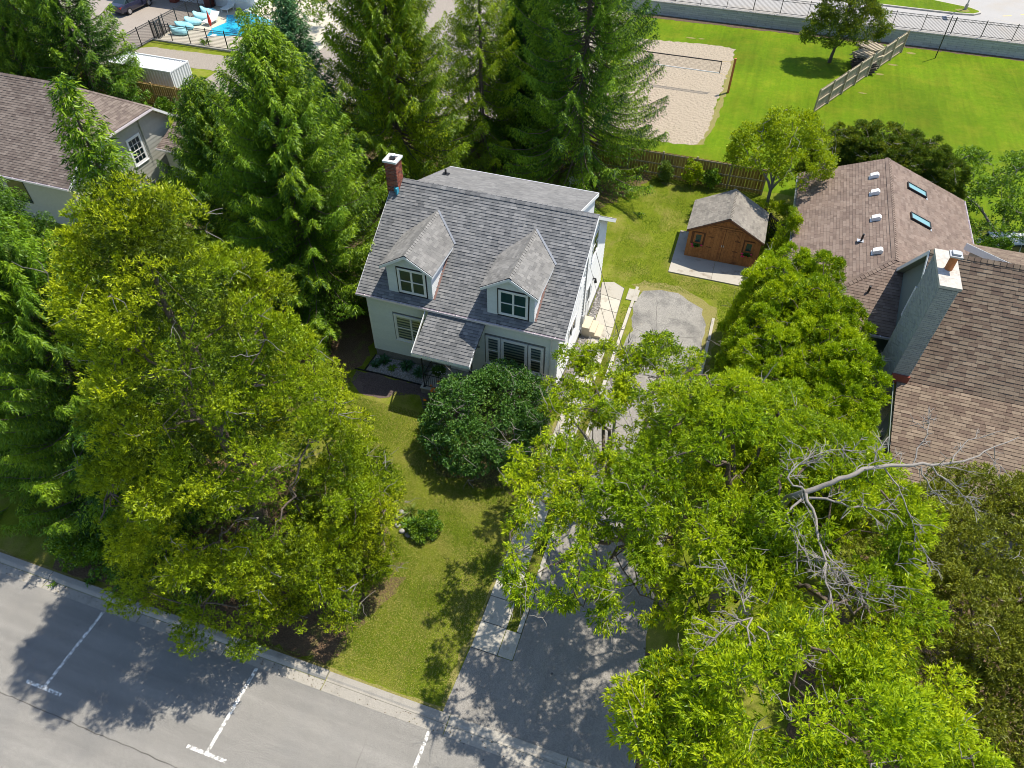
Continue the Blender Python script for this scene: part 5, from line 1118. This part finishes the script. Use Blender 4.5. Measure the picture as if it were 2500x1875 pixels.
dk1 = spruce('dark spruce behind the grey bungalow ridge, nearest the container', (-47.5, 41.3, 0), 15, 4.8, 'needle_dark', 18, 170, .7, 1.0, prof=.8, size=1.3, group=None)
copy_tree(dk1, (-53.5, 42.5, 0), 2.1, 1.0, 'dark spruce in the upper left corner, second from the container')
copy_tree(dk1, (-59.5, 44, 0), 4.0, 1.1, 'dark spruce in the upper left corner, farthest left')
copy_tree(dk1, (-50.5, 38.6, 0), 5.2, .62, 'shorter dark spruce peeping over the grey bungalow ridge')
# thin trees behind
for k, (px, py, hh) in enumerate([(-15.2, 47.6, 9.5), (-13.4, 49.6, 10), (-17.4, 50.0, 9), (-11.6, 52.5, 9.0), (-14.6, 52.5, 10), (-19.5, 48.5, 8.5)]):
    lobed(['thin grey green tree behind the rear fence, nearest it', 'thin grey green tree at the middle of the clump behind the fence', 'thin tree left in the clump behind the fence', 'thin tree at the right of the clump beside the sand', 'thin tree at the back of the clump by the sand', 'thin tree at the far left of the clump behind the fence'][k], (px, py, 0),
          [(px, py, hh*.35, 1.5, 1.5, hh*.25), (px+.2, py, hh*.65, 1.3, 1.3, hh*.25), (px, py, hh*.9, .8, .8, hh*.15)], 'leaf_thin', 30+k, 90, (.4, .85), 34, 5, .15, .06, .6, .2, .2, .12, 'bark_grey', .3, .12, 12, group='thin trees behind the fence', name='thin_tree')
lobed('olive leaved tree overhanging the far side of the pool', (-43.5, 62.5, 0), [(-44.5, 62, 4, 3, 2, 1.6), (-42, 63.5, 4.6, 2.6, 2.4, 1.8), (-47.6, 64.6, 4.2, 2.4, 1.6, 1.1), (-40, 62, 4, 2.5, 2.5, 2)], 'leaf_maple', 40, 80, (.4, .8), 26, 5, .2, .09, trunk=.15, dead=10, inner=.1)
lobed('leafy tree behind the pool fence partly hidden by the spruce tips', (-41.5, 57, 0), [(-42, 57, 2.6, 2.2, 2, 1.6), (-40, 59, 3, 2.2, 2, 1.8)], 'leaf_dark', 41, 50, (.4, .8), 26, 5, .2, .09, trunk=.12)
# --- right side broadleaf trees
def Pw(x, y, z):
    d = rt*(x/.8848-1250)+dn*(y/.8848-937.5)+fw*1733; t_ = (z-CH)/d[2]; return v3(0, 0, CH)+t_*d
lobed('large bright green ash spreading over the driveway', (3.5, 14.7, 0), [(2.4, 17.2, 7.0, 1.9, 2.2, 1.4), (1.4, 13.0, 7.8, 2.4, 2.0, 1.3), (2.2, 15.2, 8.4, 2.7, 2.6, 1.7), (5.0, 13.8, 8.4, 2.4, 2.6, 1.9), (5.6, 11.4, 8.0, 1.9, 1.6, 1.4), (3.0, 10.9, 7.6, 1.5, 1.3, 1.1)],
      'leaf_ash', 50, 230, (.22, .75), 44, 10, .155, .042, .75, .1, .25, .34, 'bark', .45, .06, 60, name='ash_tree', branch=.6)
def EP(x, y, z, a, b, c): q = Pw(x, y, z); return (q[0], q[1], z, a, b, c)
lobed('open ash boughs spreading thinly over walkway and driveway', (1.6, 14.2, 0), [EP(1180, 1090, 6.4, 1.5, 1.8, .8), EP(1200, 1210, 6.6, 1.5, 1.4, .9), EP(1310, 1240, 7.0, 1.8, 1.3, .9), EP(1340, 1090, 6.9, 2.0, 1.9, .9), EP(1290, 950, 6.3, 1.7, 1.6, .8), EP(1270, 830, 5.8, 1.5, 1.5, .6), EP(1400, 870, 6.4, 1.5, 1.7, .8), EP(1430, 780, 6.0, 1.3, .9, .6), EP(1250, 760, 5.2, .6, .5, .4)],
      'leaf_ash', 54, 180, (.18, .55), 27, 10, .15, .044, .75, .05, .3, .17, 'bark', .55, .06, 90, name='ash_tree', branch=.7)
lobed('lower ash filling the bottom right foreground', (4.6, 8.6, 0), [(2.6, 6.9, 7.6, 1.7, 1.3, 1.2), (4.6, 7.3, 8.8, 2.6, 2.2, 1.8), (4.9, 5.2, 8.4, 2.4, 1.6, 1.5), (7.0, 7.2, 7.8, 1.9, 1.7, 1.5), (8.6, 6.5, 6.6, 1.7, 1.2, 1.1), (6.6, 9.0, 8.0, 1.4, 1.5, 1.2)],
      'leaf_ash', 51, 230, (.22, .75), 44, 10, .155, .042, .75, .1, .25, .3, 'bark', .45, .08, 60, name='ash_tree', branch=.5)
# dead limb reaching towards the brown house
dl = thing('dead_limb_tree', 'bare grey dead limbs reaching over the brown porch roof', 'tree', (4.3, 13.8, 0)); rgd = np.random.default_rng(5); wd = []
def limb(p, r0, r1, tw=0, tl=1.2):
    P = np.array([Pw(q[0], q[1], q[2]+(1.1 if q[2] > 6 else 0)) for q in p]); Q = []
    for a, b in zip(P, P[1:]):
        for u in np.linspace(0, 1, 4)[:-1]: Q.append(a+(b-a)*u+rgd.normal(size=3)*.03)
    Q.append(P[-1]); Q = np.array(Q); wd.append((Q, np.linspace(r0*.62, max(r1*.62, .006), len(Q)))); tw = int(tw*1.8)
    for k in range(tw):
        i = rgd.integers(len(Q)//4, len(Q)-1); d = (Q[i+1]-Q[i]); d /= np.linalg.norm(d)+1e-9; q = d*.8+rgd.normal(size=3)*.6; q /= np.linalg.norm(q); L = tl*rgd.uniform(.4, 1); e = curve(Q[i], Q[i]+q*L, .03, .12, 5, rgd); wd.append((e, np.linspace(.013, .005, 5)))
        for j in range(4):
            k2 = rgd.integers(1, 4); q2 = q*.7+rgd.normal(size=3)*.6; q2 /= np.linalg.norm(q2); wd.append((curve(e[k2], e[k2]+q2*L*.45, 0, .12, 4, rgd), np.linspace(.009, .005, 4)))
limb([(1640, 1130, 5.5), (1690, 1085, 7.8), (1740, 1062, 8.9)], .2, .14)
limb([(1740, 1062, 8.9), (1800, 1040, 9.3), (1850, 1022, 9.5), (1900, 1006, 9.6), (1970, 1006, 9.6), (2030, 1005, 9.6), (2080, 996, 9.7), (2130, 975, 9.8), (2200, 945, 9.9)], .13, .02, 5, 1.0)
limb([(1970, 1004, 9.6), (1995, 955, 9.9), (2008, 915, 10.1), (2006, 880, 10.2)], .035, .01, 4, .6); limb([(1870, 1015, 9.5), (1890, 985, 9.8), (1902, 960, 9.9), (1895, 930, 9.9)], .035, .01, 4, .5)
limb([(2050, 998, 9.7), (2085, 960, 9.9), (2120, 945, 10), (2170, 930, 10)], .03, .008, 3, .5); limb([(2010, 1008, 9.6), (2045, 1040, 9.4), (2080, 1070, 9.2), (2120, 1090, 9)], .04, .01, 4, .7)
limb([(1985, 1008, 9.6), (2005, 1050, 9.3), (2030, 1080, 9.0), (2050, 1100, 8.8)], .035, .01, 3, .7); limb([(1910, 1012, 9.5), (1940, 1050, 9.2), (1960, 1100, 9), (1990, 1180, 8.6), (2010, 1230, 8.4)], .04, .01, 5, .7)
limb([(1740, 1065, 8.9), (1760, 1120, 8.7), (1780, 1190, 8.6), (1785, 1260, 8.5), (1800, 1320, 8.4)], .08, .02, 9, 1.1); limb([(1750, 1075, 8.9), (1800, 1088, 9), (1860, 1098, 9), (1940, 1100, 8.9)], .06, .012, 7, .9)
limb([(1740, 1060, 9), (1700, 1035, 9.2), (1720, 1000, 9.4), (1790, 970, 9.5), (1870, 975, 9.5)], .05, .012, 12, .9); limb([(1780, 1190, 8.6), (1820, 1240, 8.4), (1870, 1290, 8.2), (1950, 1312, 8)], .04, .01, 8, .9)
limb([(1735, 1070, 8.8), (1700, 1110, 8.6), (1730, 1180, 8.5), (1775, 1225, 8.4)], .06, .02, 8, .9); limb([(1780, 1190, 8.6), (1790, 1230, 8.5), (1880, 1260, 8.3), (1960, 1268, 8.2)], .03, .01, 6, .8)
limb([(1620, 1330, 8.6), (1615, 1420, 8.7), (1650, 1520, 8.4)], .04, .012, 6, .7); limb([(1620, 1330, 8.6), (1570, 1350, 8.6), (1530, 1395, 8.4)], .035, .012, 8, .8); limb([(1640, 1355, 8.8), (1680, 1400, 8.6), (1740, 1430, 8.5)], .04, .012, 8, .8); limb([(1610, 1320, 8.6), (1590, 1270, 8.7), (1560, 1210, 8.8)], .03, .01, 8, .8)
add_wood('limbs', dl, wd, 'dead_wood', 6)
MB().tube([v3(4.3, 13.8, 0), v3(4.2, 13.9, 3), v3(*Pw(1640, 1130, 5.5))], [.26, .23, .2], 8).build('trunk', 'bark_grey', dl)
# bare twigs over the walk
lobed('sparse ash bough with bare grey twigs over the walkway', (-.4, 17.6, 0), [(-3.6, 17.9, 5.4, 1.1, 2.0, .7), (-2.2, 20.6, 5.6, 1.5, 1.2, .6), (-3.6, 14.6, 5.6, 1.2, 1.4, .6)], 'leaf_ash', 53, 40, (.25, .5), 30, 8, .18, .055, .75, .1, .25, .13, 'bark_grey', .5, 0, 60, name='ash_tree')
# cedars
cd1 = lobed('rounded cedar of the tall hedge beside the driveway', (3.9, 31.2, 0), [(3.9, 31.2, 2.0, 1.5, 1.5, 2.2), (3.9, 31.2, 4.0, 1.2, 1.2, 1.7)], 'leaf_cedar', 60, 110, (.25, .42), 60, 9, .12, .042, .4, .6, 0, .12, 'bark', .2, .1, 8, name='cedar_tree', branch=.3, tri=True, rough=(.9, 1.04), hues=.07, group='cedars of the tall hedge by the driveway')
cd1['label'] = 'cedar at the north end of the tall hedge, nearest the shed'
rc = np.random.default_rng(3); rows = []
names_ = {0: 'driveway side', 1: 'middle', 2: 'brown house side'}
for j, py in enumerate([29.4, 27.6, 25.8, 24.0, 22.2, 20.4, 18.8]):
    for i, px in enumerate([3.6, 5.3, 6.6]):
        if (i == 2 and py > 29) or (i == 0 and py < 20): continue
        ordn = ['second', 'third', 'fourth', 'fifth', 'sixth', 'seventh', 'last'][j]
        copy_tree(cd1, (px+rc.uniform(-.25, .25), py+rc.uniform(-.3, .3), 0), rc.uniform(0, 6.3), rc.uniform(.95, 1.12), 'cedar on the %s of the tall hedge, %s from its shed end' % (names_[i], ordn) if ordn != 'last' else 'cedar on the %s of the tall hedge at its street end' % names_[i])
copy_tree(cd1, (5.4, 31.0, 0), 1., 1.0, 'cedar at the shed end of the tall hedge, house side')
for k, (px, py, s) in enumerate([(6.2, 46.9, 1.0), (7.6, 47.3, 1.04), (9.0, 47.6, 1.06), (10.4, 47.6, 1.0), (11.8, 47.2, .98), (13.0, 46.2, .85), (8.3, 46.4, .9), (10.0, 46.2, .9)]):
    c = copy_tree(cd1, (px, py, 0), k*1.3, (s*1.05, s*1.05, s*.88), ['cedar at the left end of the back hedge beside the bright maple', 'back hedge cedar, second from the maple', 'back hedge cedar behind the wing roof peak', 'back hedge cedar right of the wing roof peak', 'back hedge cedar, third from its right end', 'cedar at the right end of the back hedge', 'front cedar of the back hedge left of the roof peak', 'front cedar of the back hedge right of the roof peak'][k], 'cedars of the dark back hedge')
    for ch in c.children:
        if ch.name.startswith('crown'): ch.material_slots[0].link = 'OBJECT'; ch.material_slots[0].material = MATS['leaf_hedge']
lobed('slim pointed cedar between the shed and the brown wing', (4.1, 37.3, 0), [(4.1, 37.3, 1.2, .7, .7, 1.3), (4.1, 37.3, 2.6, .5, .5, 1.2), (4.1, 37.3, 3.6, .28, .28, .7)], 'leaf_cedar', 61, 60, (.18, .32), 36, 5, .11, .04, .3, .9, 0, .06, name='cedar_tree', branch=.2)
lobed('small bright maple between shed and board fence', (3.0, 43.0, 0), [(2.3, 43.0, 4.6, 2.0, 2.0, 1.5), (3.8, 42.6, 4.4, 1.9, 1.9, 1.5), (3.0, 43.4, 5.6, 1.7, 1.7, 1.2), (1.5, 44.2, 4.0, 1.5, 1.4, 1.2)], 'leaf_maple', 62, 120, (.35, .65), 36, 6, .14, .07, .6, .3, .15, .15, 'bark_grey', .45, .15, 10, name='maple_tree')
lobed('loose green shrubby tree right of the brown wing', (16.5, 44.5, 0), [(14.4, 47.3, 2.4, 1.9, 1.9, 1.9), (16.7, 46.0, 2.9, 2.2, 2.2, 2.2), (18.6, 44.4, 2.6, 2.2, 2.0, 2.0), (16.2, 43.0, 2.0, 1.5, 1.5, 1.5), (20.4, 42.0, 2.4, 2.2, 2.2, 2.0)], 'leaf_dark', 63, 140, (.4, .75), 34, 5, .17, .08, .6, .2, .2, .16, 'bark_grey', .3, .1, 14)
lobed('olive green cedar in front of the brown porch roof, right edge', (11.6, 12.5, 0), [EP(2000, 1160, 4.2, 1.6, 1.5, 1.4), EP(2120, 1120, 4.6, 1.8, 1.5, 1.5), EP(1960, 1270, 4.2, 1.7, 1.6, 1.5), EP(2090, 1240, 5.0, 2.0, 1.9, 1.7), EP(2200, 1230, 5.0, 2, 2, 1.6), EP(2010, 1400, 4.4, 1.7, 1.8, 1.6), EP(2130, 1400, 5.0, 2.0, 1.9, 1.8), EP(2060, 1520, 4.4, 1.6, 1.6, 1.5), EP(2180, 1540, 4.6, 1.8, 1.6, 1.6), EP(2190, 1640, 4.0, 1.5, 1.4, 1.4), EP(2190, 1070, 5.0, 1.2, .8, .8)],
      'leaf_olive', 64, 420, (.25, .75), 44, 9, .11, .042, .6, .35, .1, .26, 'bark', .3, .15, 90, tri=True, branch=.5, name='olive_cedar')
lobed('lone dark cedar by the retaining wall', (6.5, 71.2, 0), [(5.6, 70.6, 2.8, 2.2, 1.8, 1.5), (7.8, 71.2, 3.2, 2.2, 1.8, 1.8), (6.6, 71.2, 4.6, 2.2, 1.9, 1.7), (6.8, 71.3, 6.2, 1.3, 1.2, 1.3)], 'leaf_hedge', 65, 190, (.35, .7), 30, 5, .18, .07, .5, .4, .05, .17, 'bark', .35, .2, 0, name='cedar_tree')
# lilac
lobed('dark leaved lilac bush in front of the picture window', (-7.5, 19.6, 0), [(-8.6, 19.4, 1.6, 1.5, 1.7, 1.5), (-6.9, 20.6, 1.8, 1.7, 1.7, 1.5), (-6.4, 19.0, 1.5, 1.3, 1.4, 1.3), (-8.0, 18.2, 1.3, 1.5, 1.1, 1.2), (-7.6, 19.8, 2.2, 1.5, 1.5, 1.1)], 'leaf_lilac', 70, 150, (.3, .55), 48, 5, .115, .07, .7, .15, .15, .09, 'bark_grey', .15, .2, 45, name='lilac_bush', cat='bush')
# shrubs and small plants
lobed('small round bright shrub on the front lawn', (-8.35, 14.35, 0), [(-8.35, 14.35, .35, .52, .5, .5)], 'leaf_dark', 71, 26, (.12, .22), 36, 5, .10, .05, trunk=.02, name='round_shrub', cat='shrub')
def rosette(lab, c, r, n, m, L=.3, W=.1, up_=.4, cat='plant', seed=1, name='hosta', group=None):
    rg = np.random.default_rng(seed); t = thing(name, lab, cat, c, group); a = rg.uniform(0, 6.3, n); D_ = np.stack([np.cos(a), np.sin(a), rg.uniform(.1, 1.4, n)*up_*2], 1)
    c0 = np.array(c)+np.stack([np.cos(a), np.sin(a), np.zeros(n)], 1)*r*rg.uniform(0, .35, (n, 1)); V, _ = cards(c0, D_, L*rg.uniform(.6, 1.2, n), W, .35, rg)
    add_leaves('leaves', t, [(V, rg.random(n))], m); return t
for k, (x, y, r, q) in enumerate([(-14.45, 22.95, .38, 'hosta_green'), (-13.2, 23.0, .42, 'hosta_green'), (-13.8, 22.6, .28, 'leaf_dark'), (-14.75, 22.6, .3, 'hosta_green'), (-12.35, 22.75, .45, 'hosta_green')]):
    rosette(['hosta in the gravel bed left of the window', 'large leaved hosta in the middle of the gravel bed', 'small bright spiky plant in the gravel bed', 'dark plant at the left end of the gravel bed', 'striped grassy hosta beside the porch post'][k], (x, y, .03), r, 60 if k != 4 else 160, q, r*1.05, .15 if k not in (2, 4) else .05, .5, seed=k)
def flowers(lab, pts, m, leafc, leafr, h, seed, name, cat, k=7, s=.09, leafm='leaf_dark', nl=160, L=.45, W=.045, kind_leaf=.6):
    rg = np.random.default_rng(seed); t = thing(name, lab, cat, leafc); a = rg.uniform(0, 6.3, nl); D_ = np.stack([np.cos(a), np.sin(a), rg.uniform(.5, 2.2, nl)*kind_leaf], 1)
    c0 = np.array(leafc)+np.stack([np.cos(a), np.sin(a), np.zeros(nl)], 1)*leafr*rg.uniform(0, .8, (nl, 1)); V, _ = cards(c0, D_, L*rg.uniform(.6, 1.1, nl), W, .3, rg); add_leaves('leaves', t, [(V, rg.random(nl))], leafm)
    for p in pts:
        aa = np.linspace(0, 6.283, k, endpoint=False); D2 = np.stack([np.cos(aa), np.sin(aa), np.full(k, .45)], 1); V, _ = cards(np.tile(p, (k, 1)).astype(float), D2, s, s*.55, .1, rg)
        V = V.reshape(-1, 4, 3); add_leaves('flower', t, [(V.reshape(-1, 3), rg.random(k))], m)
        if h: add_wood('stem', t, [(np.array([np.array(leafc)+(np.array(p)-leafc)*v3(.4, .4, 0), p]), np.array([.008, .006]))], 'leaf_dark', 3)
    return t
flowers('orange day lilies blooming beside the porch', [(-10.97, 21.09, .8), (-10.87, 21.8, .8), (-10.5, 21.44, .82), (-11.05, 20.5, .75), (-10.9, 21.25, .85), (-11.1, 21.45, .8), (-10.75, 21.15, .83), (-11.0, 21.3, .7)], 'orange_petal', (-10.85, 21.0, .0), .45, 1, 3, 'day_lily', 'flowers', s=.11, L=.6)
flowers('hanging green planter with white flowers on the porch', [(-11.2+.11*k, 22.2+.04*(k % 3), 1.0-.03*(k % 2)) for k in range(9)], 'white_petal', (-11.15, 22.45, .8), .3, 0, 4, 'porch_planter', 'plant', s=.05, nl=400, L=.3, W=.09, kind_leaf=.8, leafm='leaf_lilac')
for i, (bx_, sd) in enumerate(((sx0+.62, -1), (sx1-.62, 1))):
    t = flowers(['pink geraniums in the shed window box nearer the house', 'pink geraniums in the shed window box nearer the cedars'][i], [(bx_+q[0], 37.08+q[1], 1.02+q[2]) for q in ((-.28, 0, .02), (-.22, -.08, -.08), (.24, 0, .05), (.05, -.1, -.06), (-.24, -.05, -.14))[:(3 if i == 0 else 5)]], 'pink_petal', (bx_, 37.15, .98), .2, 0, 8+i, 'geranium', 'flowers', k=9, s=.10, nl=170, L=.22, W=.09, leafm='leaf_lilac', kind_leaf=.7)
rosette('clump of hosta and iris leaves beside the round lawn shrub', (-9.2, 14.35, 0), .4, 130, 'leaf_dark', .34, .09, .5, seed=11)
rosette('spiky pale iris clump left of the round lawn shrub', (-9.35, 14.9, 0), .3, 90, 'leaf_thin', .5, .04, 1.0, seed=12, name='iris')
for k, (x, y) in enumerate([(-9.75, 14.5), (-9.6, 14.15), (-9.3, 13.95), (-9.0, 13.85), (-9.7, 14.8)]):
    props(blob('rock', 'stone', (x, y, .05), (.13, .11, .09), None, 20+k, 0), ['rock edging the small bed, leftmost', 'rock edging the small bed, second from left', 'rock edging the small bed, middle', 'rock edging the small bed nearest the shrub', 'rock edging the small bed, topmost'][k], 'rock', 'rocks round the small lawn bed')
for k, (x, y, hh) in enumerate([(-3.95, 45.6, 1.4), (-2.1, 45.5, 2.0), (-.9, 45.7, 1.3)]):
    lobed(['small white flowered climber on the board fence', 'leafy yellow green climber on the board fence', 'low shrub against the board fence right of the climber'][k], (x, y, 0), [(x, y, hh*.5, .35+.15*(k > 0), .25, hh*.5)], ['leaf_thin', 'leaf_maple', 'leaf_dark'][k], 80+k, 20, (.15, .28), 22, 4, .13, .08, trunk=.02, name='fence_shrub', cat='shrub')
lobed('shady shrubs with yellow and orange blooms under the bright maple', (3.6, 41.6, 0), [(3.2, 42.6, .7, 1.1, .9, .8), (4.4, 41.6, .8, 1.1, 1.2, .8), (3.4, 40.9, .5, .7, .5, .5)], 'leaf_maple', 84, 40, (.25, .45), 30, 5, .14, .06, trunk=.03, name='shade_shrub', cat='shrub')
flowers('orange blossoms among the shrubs behind the shed', [(2.6+random.uniform(-.5, .9), 41.9+random.uniform(-.4, .8), .9+random.uniform(-.2, .4)) for _ in range(16)], 'orange_petal', (3.0, 42.2, .1), .5, 0, 14, 'border_flowers', 'flowers', s=.10, nl=120)
for k, (x, y, s) in enumerate([(14.2, 40.6, 1.), (15.6, 41.2, 1.2)]):
    lobed(['green shrub behind the rear eave of the brown wing', 'larger green shrub between brown wing and white car'][k], (x, y, 0), [(x, y, .9*s, 1.1*s, .9*s, .9*s)], 'leaf_dark', 86+k, 30, (.25, .45), 30, 5, .15, .07, trunk=.04, name='green_shrub', cat='shrub')
rosette('dark potted grass plant inside the pool fence', (-48.6, 56.0, .012), .3, 70, 'leaf_dark', .9, .06, 1.1, seed=19, name='potted_grass')
lobed('small shrub at the foot of the olive board fence', (-42.9, 43.2, 0), [(-42.9, 43.2, .5, .8, .5, .5)], 'leaf_dark', 88, 14, (.2, .4), 24, 4, .16, .08, trunk=.02, name='fence_shrub', cat='shrub')
for k, (x, y) in enumerate([(-19.2, 8.9), (-20.8, 8.7), (-15.8, 8.8)]):
    lobed(['low dark bush hanging over the kerb, nearest the juniper', 'low dark bush hanging over the kerb, left of the next', 'low dark bush under the juniper skirt'][k], (x, y, 0), [(x, y+.1, .6, 1.4, .65, .8)], 'leaf_dark', 90+k, 30, (.25, .45), 30, 5, .12, .06, trunk=.03, name='kerb_bush', cat='bush')
# --- grass blades
def grass(name, rects, dens, hgt, m, excl=(), wb=.028):
    Cs = []
    for x0_, x1_, y0_, y1_ in rects:
        n = int((x1_-x0_)*(y1_-y0_)*dens); Cs.append(np.stack([rng.uniform(x0_, x1_, n), rng.uniform(y0_, y1_, n), np.full(n, .004)], 1))
    c = np.concatenate(Cs); keep = np.ones(len(c), bool)
    for x0_, x1_, y0_, y1_ in excl: keep &= ~((c[:, 0] > x0_) & (c[:, 0] < x1_) & (c[:, 1] > y0_) & (c[:, 1] < y1_))
    c = c[keep]; n = len(c); a = rng.uniform(0, 6.3, n); ph = np.sin(c[:, 0]*1.7+np.sin(c[:, 1]*1.3)*2)+np.sin(c[:, 1]*2.3+c[:, 0]*.9)
    D_ = np.stack([np.cos(a)*.7, np.sin(a)*.7, np.full(n, .8)], 1); L = hgt*rng.uniform(.5, 1.3, n)*(1+.2*ph); S = np.stack([-np.sin(a), np.cos(a), np.zeros(n)], 1)*wb/2
    V = np.stack([c-S, c+S, c+D_*L[:, None]], 1).reshape(-1, 3); r = np.clip(.35+.13*ph+rng.normal(size=n)*.17, .01, .99)
    me = mesh_np(name, V, np.arange(3*n).reshape(-1, 3), [m], rnd=r); o = bpy.data.objects.new(name, me); link(o); o['kind'] = 'stuff'
grass('grass', [(-14.5, -4.98, 7.95, 20.3), (-3.82, -3.42, 11.3, 27)], 1300, .05, 'grass_blade', [(-16, -9.5, 8, 14)])
grass('grass', [(-12.5, 3.0, 33.2, 45.9), (-3.78, -3.42, 27, 31.6), (-3.2, -2.9, 27, 32), (1.3, 2.8, 26, 35), (-18, -15.2, 15.5, 22)], 420, .06, 'grass_green', [(-12.5, -5.3, 33.1, 40.2), (-3.2, 1.2, 26, 33.6), (-2, 3, 35.2, 40.2)])
